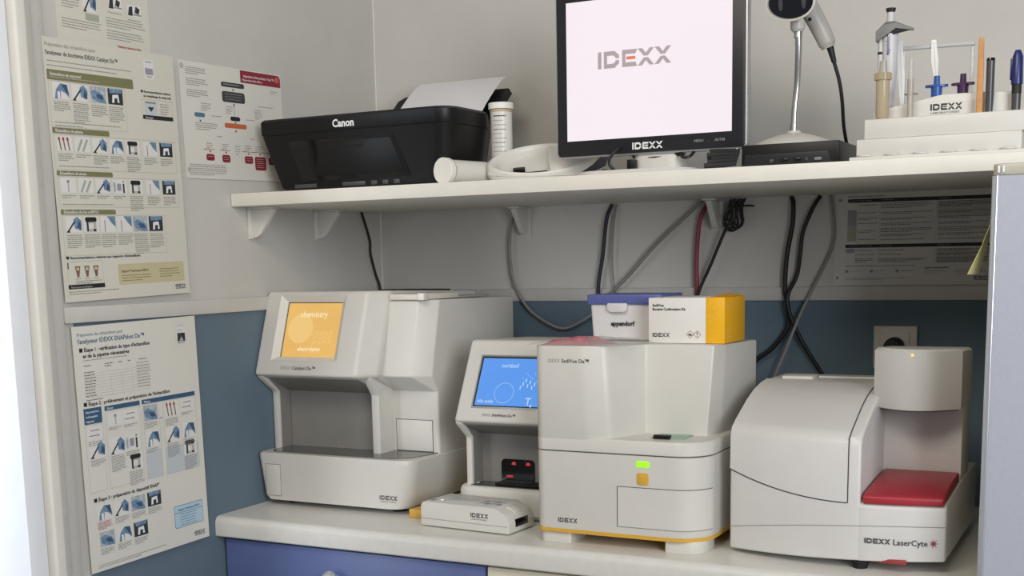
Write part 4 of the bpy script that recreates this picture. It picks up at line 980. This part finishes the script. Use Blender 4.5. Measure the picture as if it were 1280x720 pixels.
# ---- monitor
def monitor():
    t = Thing('monitor', 'square black-framed monitor with silver rim showing a white logo screen', 'monitor', (.81, -.36, ZS))
    X0, X1, Z0, Z1, Y = .638, .983, .6525, .958, -.400
    rr = lambda i, r: arc_poly([(X0+i, Z0+i, r), (X1-i, Z0+i, r), (X1-i, Z1-i, r), (X0+i, Z1-i, r)], 5)
    t.part('rim', MB().prism(rr(0, .008), Y+.003, Y+.022, 'xz', .002), 'silver_rim')
    t.part('bezel', MB().prism(rr(.003, .007), Y, Y+.006, 'xz', .001), 'bezel_black')
    t.part('back_shell', MB().loft([[(x, Y+.0222, z) for x, z in rr(.004, .008)], [(x, Y+.045, z) for x, z in rr(.035, .02)]]), 'black_plastic')
    so = t.part('screen', MB().box(.660, .958, Y-.0005, Y+.002, .6815, .915), 'screen_white', 'bright white screen')
    f = front(0, Y-.0005, 0); g = MB(); h = .0282
    L, A = logo_polys(h, True); sc = .1335/(LOGO_W*h)
    put(g, f, [[(x*sc, y) for x, y in p] for p in L], 'logo_mauve', .7195, .7995); put(g, f, [[(x*sc, y) for x, y in p] for p in A], 'logo_orange', .7195, .7995, .0005)
    t.part('screen_logo', g, parent=so)
    t.part('bezel_logo', logo_mb(front(0, Y, 0), .0115, 'ink_white', False, .782, .6612))
    g = MB()
    for k, x in enumerate((.893, .907, .918, .929, .942)): printed(front(0, Y, 0), ('MENU', '▲', '▼', 'AUTO', 'O')[k] if k in (0, 3, 4) else '.', .006, 'ink_grey', .0001, x, .667, mb=g)
    t.part('button_print', g)
    t.part('power_light', MB().lathe([(0, 0), (.0016, 0), (0, .001)], 10, (.966, Y+.004, .6522), (0, -.5, -1)), 'led_white')
    t.part('neck', MB().loft([[(x, y, ZS+.008) for x, y in arc_poly([(.775, -.395, .02), (.865, -.395, .02), (.865, -.335, .02), (.775, -.335, .02)], 5)], [(x, y, ZS+.16) for x, y in arc_poly([(.785, -.375, .015), (.855, -.375, .015), (.855, -.345, .015), (.785, -.345, .015)], 5)]]), 'plastic')
    t.part('neck_block', MB().box(.7755, .7905, -.410, -.397, ZS+.009, ZS+.030, .001), 'black_plastic')
    t.part('hinge', MB().tube([(.775, -.372, ZS+.040), (.80, -.385, ZS+.033), (.84, -.385, ZS+.034), (.868, -.378, ZS+.041)], .006, 8, 4), 'black_matte')
    t.part('base', MB().loft([[(x, y, z) for x, y in arc_poly([(.705+i, -.502+i, .05), (.915-i, -.502+i, .05), (.915-i, -.30-i, .05), (.705+i, -.30-i, .05)], 6)] for i, z in ((.001, ZS+.0003), (0, ZS+.003), (.003, ZS+.0075), (.03, ZS+.0095))]), 'plastic_light')
monitor()
zc = ZS+.012
single('monitor_cable', 'flat black cable end lying under the left corner of the monitor', 'cable',
       MB().loft([[(.712, -.462, ZS+.0085), (.735, -.462, ZS+.0085), (.735, -.458, ZS+.010), (.712, -.458, ZS+.010)], [(.730, -.455, ZS+.020), (.752, -.450, ZS+.018), (.752, -.446, ZS+.020), (.730, -.451, ZS+.022)], [(.738, -.44, ZS+.034), (.750, -.43, ZS+.034), (.750, -.426, ZS+.036), (.738, -.436, ZS+.036)]], .001), 'cable_black')
single('monitor_cable', 'thin black cable hanging beside the monitor neck', 'cable',
       MB().tube([(.762, -.38, ZS+.060), (.757, -.43, ZS+.038), (.7575, -.445, ZS+.022), (.764, -.44, ZS+.0112), (.745, -.445, ZS+.0112)], .0026), 'cable_black')
single('monitor_cable', 'short black cable looping below the right half of the monitor', 'cable',
       MB().tube([(.850, -.36, ZS+.050), (.868, -.395, ZS+.034), (.878, -.405, ZS+.0285), (.888, -.400, ZS+.032), (.890, -.37, ZS+.050)], .0026), 'cable_black')
t = Thing('cable_plugs', 'bundle of black cable plugs lying between the monitor and the flat computer', 'plugs', (.965, -.42, ZS))
random.seed(2)
for k in range(5):
    z0 = ZS+.0075+k*.0058; t.part('plug', MB().tube([(.930+.004*(k % 3), -.455+.004*k, z0), (.950, -.452+.005*k, z0+.0015), (.978, -.440+.005*k, ZS+.012+k*.005)], lambda s: .0062-.0022*s, 8, 3), 'cable_black')

# ---- flat computer and barcode scanner on its stand
def pc():
    t = Thing('flat_computer', 'flat black computer box lying on the shelf under the scanner stand', 'computer', (1.08, -.34, ZS))
    t.part('case', MB().box(.984, 1.142, -.430, -.27, ZS+.002, ZS+.040, .002), 'black_plastic')
    t.part('front_panel', MB().loft([[(.985, -.4305, ZS+.003), (1.132, -.4305, ZS+.003), (1.132, -.425, ZS+.003), (.985, -.425, ZS+.003)], [(.992, -.4345, ZS+.024), (1.124, -.4345, ZS+.024), (1.124, -.425, ZS+.024), (.992, -.425, ZS+.024)]], .001), 'bezel_black')
    for k, (x, w, m) in enumerate(((1.032, .006, 'pen_grey'), (1.050, .012, 'black_gloss'), (1.070, .012, 'black_gloss'), (1.090, .003, 'pen_grey'), (1.104, .011, 'pipette_grey'))):
        t.part('port', MB().box(x, x+w, -.4362, -.4315, ZS+.0105, ZS+.0150, .0004), m)
    for x in (1.0, 1.13):
        for y in (-.41, -.29): t.part('foot', MB().lathe([(0, 0), (.006, 0), (.006, .003), (0, .003)], 10, (x, y, ZS)), 'rubber')
pc()
def scanner():
    Z = ZS+.0402; SX = 1.046
    t = Thing('scanner_stand', 'white bell-shaped scanner stand with chrome gooseneck on the flat computer', 'stand', (SX, -.340, Z))
    t.part('base', MB().lathe([(0, 0), (.065, 0), (.065, .003), (.060, .008), (.045, .014), (.026, .020), (.012, .0225), (.011, .026), (0, .026)], 40, (SX, -.340, Z)), 'scanner_white')
    pts = [(SX, -.340, Z+.024), (SX+.001, -.340, Z+.06), (SX+.005, -.342, Z+.10), (SX+.009, -.353, Z+.145), (SX+.010, -.358, Z+.170), (SX+.009, -.360, Z+.190)]
    t.part('gooseneck', MB().tube(pts, .0054, 16, 10), 'chrome', 'chrome gooseneck')
    t.part('ferrule', MB().lathe([(0, 0), (.0066, 0), (.0066, .014), (0, .014)], 16, (SX, -.340, Z+.022)), 'chrome')
    t.part('ferrule', MB().lathe([(0, 0), (.0066, 0), (.0066, .014), (0, .014)], 16, (SX+.0095, -.3590, Z+.172)), 'chrome')
    t.part('cup', MB().lathe([(0, 0), (.008, 0), (.0115, .004), (.012, .016), (0, .016)], 20, (SX+.009, -.360, Z+.181)), 'scanner_white')
    s = Thing('barcode_scanner', 'white handheld barcode scanner resting in the gooseneck stand', 'scanner', (SX+.009, -.362, Z+.192))
    o = Vector((SX+.006, -.372, Z+.227))
    ax = Vector((.02, -.96, -.26)).normalized(); sx = ax.cross(Vector((0, 0, 1))).normalized(); sz = sx.cross(ax)
    def ov(d, a, b): return [o+ax*d+sx*(a*math.cos(2*PI*k/28))+sz*(b*math.sin(2*PI*k/28)*(1 if math.sin(2*PI*k/28) > 0 else .92)) for k in range(28)]
    s.part('head', MB().loft([ov(-.080, .012, .010), ov(-.066, .024, .022), ov(-.02, .031, .028), ov(.024, .041, .031), ov(.030, .040, .030), ov(.0305, .0365, .0265), ov(.022, .036, .026)]), 'scanner_white')
    s.part('window', MB().loft([ov(.020, .0365, .0265), ov(.0235, .0365, .0265)]), 'lens_dark')
    for dx in (-.020, .017): s.part('lens', MB().loft([[p+sx*dx for p in ov(.0236, .0035, .012)], [p+sx*dx for p in ov(.0242, .003, .011)]]), 'pen_grey')
    hb = [o+Vector((.016, .020, -.004)), o+Vector((.026, .030, -.024)), o+Vector((.040, .040, -.054)), o+Vector((.046, .044, -.070))]
    s.part('handle', MB().tube(hb, lambda q: .0165-.003*q if q < .93 else .0115, 18, 5), 'scanner_grey')
    s.part('hand_rivet', MB().lathe([(0, 0), (.003, 0), (.002, .001), (0, .0012)], 12, hb[1]+Vector((-.004, -.0165, -.004)), (0, -1, 0)), 'lens_dark')
    s.part('cable_boot', MB().tube([hb[-1]+Vector((.002, 0, .002)), hb[-1]+Vector((.009, .003, -.024))], lambda q: .0060-.002*q, 12, 0), 'cable_black')
    e = hb[-1]+Vector((.009, .003, -.024))
    single('scanner_cable', 'black cable hanging from the scanner handle behind the flat computer', 'cable',
           MB().tube([e, e+Vector((.008, .004, -.030)), e+Vector((.012, .010, -.062)), e+Vector((.011, .03, -.10)), (1.118, -.262, ZS+.036), (1.118, -.255, ZS+.010), (1.118, -.235, ZS+.004)], .0030, 10), 'cable_black')
scanner()

# ---- sample stand and what stands in it
RACK_FROM = len(C.objects)
RX0, RX1, RY = 1.172, 1.408, -.452
def rack():
    t = Thing('sample_rack', 'white stepped sample rack with tube holes at the end of the shelf', 'rack', (1.29, -.38, ZS))
    t.part('foot_plate', MB().box(RX0-.008, RX1+.014, RY-.006, -.30, ZS+.0002, ZS+.006, .0015), 'rack_white')
    t.part('lower_step', MB().box(RX0, RX1, RY+.006, -.31, ZS+.0062, ZS+.033, .002), 'rack_white')
    for k in range(6): t.part('tube_hole', MB().lathe([(.0105, 0), (.0115, .0005), (.0115, .0022), (.0105, .0028), (.0092, .0022), (.0092, .0005)], 24, (RX0+.014+k*.041, RY+.004, ZS+.006)), 'plastic_light')
    t.part('upper_step', MB().box(RX0+.010, RX1+.004, RY+.012, -.32, ZS+.0332, ZS+.063, .002), 'rack_white')
    pr = arc_poly([(RX0+.018, ZS+.06), (RX0+.018, ZS+.074, .004), (RX0+.045, ZS+.082, .01), (RX0+.12, ZS+.096, .05), (RX0+.19, ZS+.095, .03), (RX1-.014, ZS+.092, .004), (RX1-.014, ZS+.06)], 5)
    t.part('back_block', MB().prism(pr, -.414, -.345, 'xz', .002), 'rack_white')
    t.part('logo', logo_mb(front(0, -.414, 0), .0095, 'ink_black', True, 1.2745, ZS+.0725))
    for x in (RX0+.048, RX0+.150): t.part('hanger_post', MB().tube([(x, -.335, ZS+.06), (x, -.335, ZS+.172), (x, -.335, ZS+.177)], .0028, 8, 0), 'acrylic')
    t.part('hanger_bar', MB().tube([(RX0+.046, -.338, ZS+.1795), (RX0+.1, -.338, ZS+.179), (RX0+.154, -.338, ZS+.178)], .0032, 8, 0), 'pipette_white')
rack()
def tube_thing(name, label, cat, parts, loc, group=None):
    t = Thing(name, label, cat, loc, group=group); t.local = True
    for n, mb, m in parts: t.part(n, mb, m)
    return t
# pipette
t = Thing('pipette', 'grey and white pipette with black plunger hanging at the back of the rack', 'pipette', (1.207, -.375, ZS+.0945)); t.local = True
t.part('barrel', MB().lathe([(0, -.012), (.006, -.012), (.009, .01), (.0115, .05), (.0125, .115), (0, .115)], 20), 'pipette_white')
t.part('crown', MB().loft([[(-.020, -.012, .092), (-.008, -.013, .098), (.010, -.012, .110), (.034, -.006, .106), (.034, .006, .106), (.010, .012, .112), (-.008, .013, .100), (-.020, .012, .092)], [(-.020, -.012, .107), (-.008, -.013, .116), (.010, -.012, .118), (.035, -.004, .109), (.035, .004, .109), (.010, .012, .118), (-.008, .013, .116), (-.020, .012, .107)], [(-.014, -.008, .113), (-.006, -.009, .121), (.008, -.008, .121), (.022, -.003, .115), (.022, .003, .115), (.008, .008, .121), (-.006, .009, .121), (-.014, .008, .113)]]), 'pipette_grey')
t.part('ejector', MB().tube([(-.0135, -.002, .098), (-.0135, -.002, .03)], .0042, 10, 0), 'pipette_white'); t.part('ejector_band', MB().lathe([(.0046, 0), (.0048, .0005), (.0048, .0035), (.0046, .004)], 14, (-.0135, -.002, .073)), 'ink_black')
t.part('plunger', MB().lathe([(0, 0), (.0058, 0), (.0058, .016), (0, .016)], 16, (0, 0, .120)), 'pipette_white'); t.part('plunger_cap', MB().lathe([(.0, 0), (.0062, 0), (.0072, .003), (.0076, .006), (0, .0065)], 16, (0, 0, .1362)), 'ink_black')
g = MB(); put(g, Face((.001, -.0122, .070), (0, 0, 1), (-1, 0, 0)), text_polys('eppendorf', .0075, .0001), 'marker_navy', 0, 0, .0); t.part('lettering', g)
tube_thing('sample_tube', 'amber sample tube with ribbed collar in front of the pipette', 'tube',
    [('tube', MB().lathe([(0, 0), (.007, 0), (.0098, .004), (.0102, .058), (0, .058)], 22), 'amber_plastic'), ('collar', MB().lathe([(0, .0581), (.0118, .0582), (.0118, .069), (0, .0692)], 22), 'amber_plastic'),
     ('stem', MB().lathe([(0, .0693), (.0062, .0694), (.0055, .087), (0, .0875)], 18), 'clear_tube')]+[('collar_rib', MB().box(.0120*math.cos(a)-.0008, .0120*math.cos(a)+.0008, .0120*math.sin(a)-.0008, .0120*math.sin(a)+.0008, .0585, .0688), 'amber_plastic') for a in [k*PI/10 for k in range(20)]], (1.208, -.428, ZS+.0632))
tube_thing('clear_tube', 'slim clear pipette tube between the amber tube and the rack logo', 'tube',
    [('tube', MB().lathe([(0, 0), (.0042, 0), (.0046, .002), (.0048, .056), (0, .056)], 16), 'clear_tube'), ('upper_tube', MB().lathe([(0, .0561), (.0046, .0562), (.0034, .088), (0, .0882)], 16), 'acrylic'), ('flange', MB().box(-.010, .010, .007, .009, .034, .0365, .0004), 'pipette_grey')], (1.248, -.428, ZS+.0632))
def blade(label, x, z0, z1, y, dx):
    t = Thing('plastic_tweezers', label, 'tweezers', (x, y, z0)); t.local = True; h = z1-z0
    for s in (-1, 1):
        t.part('arm', MB().loft([[(dx+s*.0012-.0012, -.001, 0), (dx+s*.0012+.0012, -.001, 0), (dx+s*.0012+.0012, .001, 0), (dx+s*.0012-.0012, .001, 0)],
                                 [(dx*.5+s*.003-.0025, -.001, h*.5), (dx*.5+s*.003+.0025, -.001, h*.5), (dx*.5+s*.003+.0025, .001, h*.5), (dx*.5+s*.003-.0025, .001, h*.5)],
                                 [(s*.0018-.0018, -.001, h), (s*.0018+.0018, -.001, h), (s*.0018+.0018, .001, h), (s*.0018-.0018, .001, h)]]), 'white_strip')
    t.part('head', MB().box(-.004, .004, -.0015, .0015, h-.004, h+.002, .0008), 'white_strip')
blade('long white plastic tweezers hanging beside the pipette', 1.2165, ZS+.088, ZS+.190, -.3455, .006)
blade('short white plastic tweezers hanging from the middle of the bar', 1.266, ZS+.126, ZS+.186, -.3435, .005)
def plunger(label, x, m):
    tube_thing('syringe_adapter', label, 'adapter', [('stem', MB().lathe([(0, .0), (.008, 0), (.0085, .016), (0, .016)], 18), m), ('flange', MB().prism([(.017*math.cos(k*PI/12), .009*math.sin(k*PI/12)) for k in range(24)], .0162, .0195, 'xy'), m), ('tip', MB().lathe([(0, .0196), (.0048, .0197), (.0044, .033), (0, .0335)], 14), m)], (x, -.375, ZS+.0955), 'coloured adapters on the rack')
plunger('blue plastic adapter standing on the rack block', 1.277, 'tip_blue')
plunger('dark purple plastic adapter standing on the rack block', 1.3145, 'tip_purple')
tube_thing('wooden_stick', 'wooden stick standing upright in the rack', 'stick', [('shaft', MB().loft([[(x*s, y*s, z) for x, y in arc_poly([(-.0045, -.002, .0015), (.0045, -.002, .0015), (.0045, .002, .0015), (-.0045, .002, .0015)], 3)] for s, z in ((1, 0), (1, .06), (.8, .105), (.6, .108))]), 'wood_stick')], (1.345, -.428, ZS+.0632))
tube_thing('grey_pen', 'dark grey glossy pen standing beside the wooden stick', 'pen', [('barrel', MB().lathe([(0, 0), (.005, 0), (.0058, .02), (.0060, .074), (0, .074)], 16), 'pen_grey'), ('cap', MB().lathe([(0, .0742), (.0062, .0743), (.0058, .078), (0, .0785)], 16), 'black_gloss')], (1.358, -.424, ZS+.0632))
tube_thing('marker_pen', 'navy capped marker pen at the end of the rack', 'marker', [('barrel', MB().lathe([(0, 0), (.0062, 0), (.0066, .024), (0, .024)], 16), 'pen_grey'), ('collar', MB().lathe([(0, .0241), (.0068, .0242), (.0068, .037), (0, .0372)], 16), 'ink_black'), ('cap', MB().lathe([(0, .0373), (.0082, .0374), (.0074, .077), (.004, .086), (0, .087)], 16), 'marker_navy'), ('clip', MB().box(-.0098, -.0078, -.0015, .0015, .044, .075, .0005), 'marker_navy')], (1.394, -.424, ZS+.0632))
t = Thing('glass_bottle', 'small grey glass bottle with black collar at the shelf end', 'bottle', (1.437, -.40, ZS)); t.local = True
t.part('body', MB().lathe([(0, 0), (.016, 0), (.017, .003), (.017, .105), (.013, .118), (0, .118)], 22), 'clear_tube'); t.part('collar', MB().lathe([(0, .1182), (.0135, .1183), (.0135, .124), (0, .1245)], 22), 'ink_black'); t.part('cap', MB().lathe([(0, .1246), (.0125, .1247), (.0125, .146), (0, .147)], 22), 'pipette_white')

for o in list(C.objects)[RACK_FROM:]:      # the rack stands close to the shelf's front edge
    if o.parent is None:
        o.location.y -= .055; o.location.x += .008; o.location.z = ZS+(o.location.z-ZS)*.97; o.scale = (.98, .98, .97)
# ================================================================== cables below the shelf
def cable(label, pts, r, m, y=-.0155):
    P3 = [(a, y, b) if len(q) == 2 else q for q in pts for a, b in [(q[0], q[-1])]]
    single('cable', label, 'cable', MB().tube(P3, r, 10, 5), m)
YC = -.0145
cable('thin black cable running down the left wall behind the amber-screen analyser', [(.008, -.093, .600), (.008, -.078, .572), (.007, -.056, .527), (.007, -.055, .497), (.008, -.038, .450), (.012, -.03, .425), (.014, -.03, .38)], .0028, 'cable_black')
cable('grey cable looping down beside the bracket in front of the dark dado', [(.359, -.0045, .588), (.345, .546), (.342, .486), (.352, .426), (.383, .374), (.434, .340), (.472, .330), (.510, .345), (.545, .365)], .0034, 'cable_grey', YC)
cable('dark blue cable hanging straight down to the blue-lidded box', [(.579, -.0055, .588), (.570, .556), (.561, .482), (.551, .424), (.549, .36), (.55, .30)], .0042, 'cable_navy', YC)
cable('pale grey cable slanting down to the blue-lidded box', [(.780, -.018, .588), (.750, .562), (.682, .504), (.620, .440), (.578, .402), (.55, .36)], .0036, 'cable_grey', -.018)
cable('thin pale grey cable hanging behind the dark blue one', [(.590, -.0055, .588), (.586, .545), (.582, .48), (.585, .43), (.592, .39), (.60, .34)], .0016, 'cable_grey', -.013)
cable('dark red cable hanging down behind the test kit box', [(.790, -.006, .588), (.774, .550), (.767, .478), (.768, .398), (.768, .33)], .0046, 'cable_red', YC)
cable('thick black cable bending away behind the sediment analyser', [(.957, -.0058, .588), (.963, .574), (.962, .536), (.952, .475), (.949, .413), (.956, .374), (.955, .335), (.925, .295), (.890, .268), (.86, .23)], .0047, 'cable_black', -.0175)
cable('black cable crossing the thick one towards the white analyser', [(1.012, -.0055, .588), (1.000, .565), (.982, .520), (.977, .475), (.971, .436), (.958, -.030, .398), (.964, -.030, .359), (.989, -.024, .304), (1.026, .242), (1.05, .20)], .0040, 'cable_black', -.0145)
cable('thin grey cable sweeping down beside the reference chart', [(1.032, -.0055, .588), (1.040, .556), (1.042, .504), (1.025, .458), (.998, -.025, .397), (.980, -.036, .351), (.957, -.042, .288), (.935, -.042, .235)], .0030, 'cable_grey', -.0135)
# coiled black cable with a tie
t = Thing('coiled_cable', 'black cable gathered in a tied coil under the shelf', 'cable', (.85, -.02, .52))
random.seed(4)
for k, (dx, zb, w) in enumerate(((-.014, .531, .010), (-.006, .527, .013), (.004, .531, .011), (.010, .534, .009), (-.010, .548, .008))):
    cx = .848+dx; y = -.014-.0036*k
    t.part('loop', MB().tube([(cx-.004+.008, y, .588), (cx-.002, y, .570), (cx-w, y, .552), (cx-w, y, zb+.008), (cx-w*.3, y, zb), (cx+w*.5, y, zb+.002), (cx+w*.9, y, zb+.012), (cx+w*.7, y, .556), (cx+.006, y, .575), (cx+.012, y, .588)], .0024, 8, 4), 'cable_black')
t.part('tail', MB().tube([(.846, -.034, .585), (.850, -.034, .555), (.838, -.034, .537), (.826, -.030, .517), (.801, -.026, .462), (.773, -.024, .401), (.765, -.024, .34)], .0034, 8, 4), 'cable_black')
t.part('tie', MB().tube([(.838, -.036, .574), (.855, -.037, .573), (.872, -.034, .574), (.884, -.030, .574), (.889, -.028, .572)], .0018, 8, 3), 'rubber')
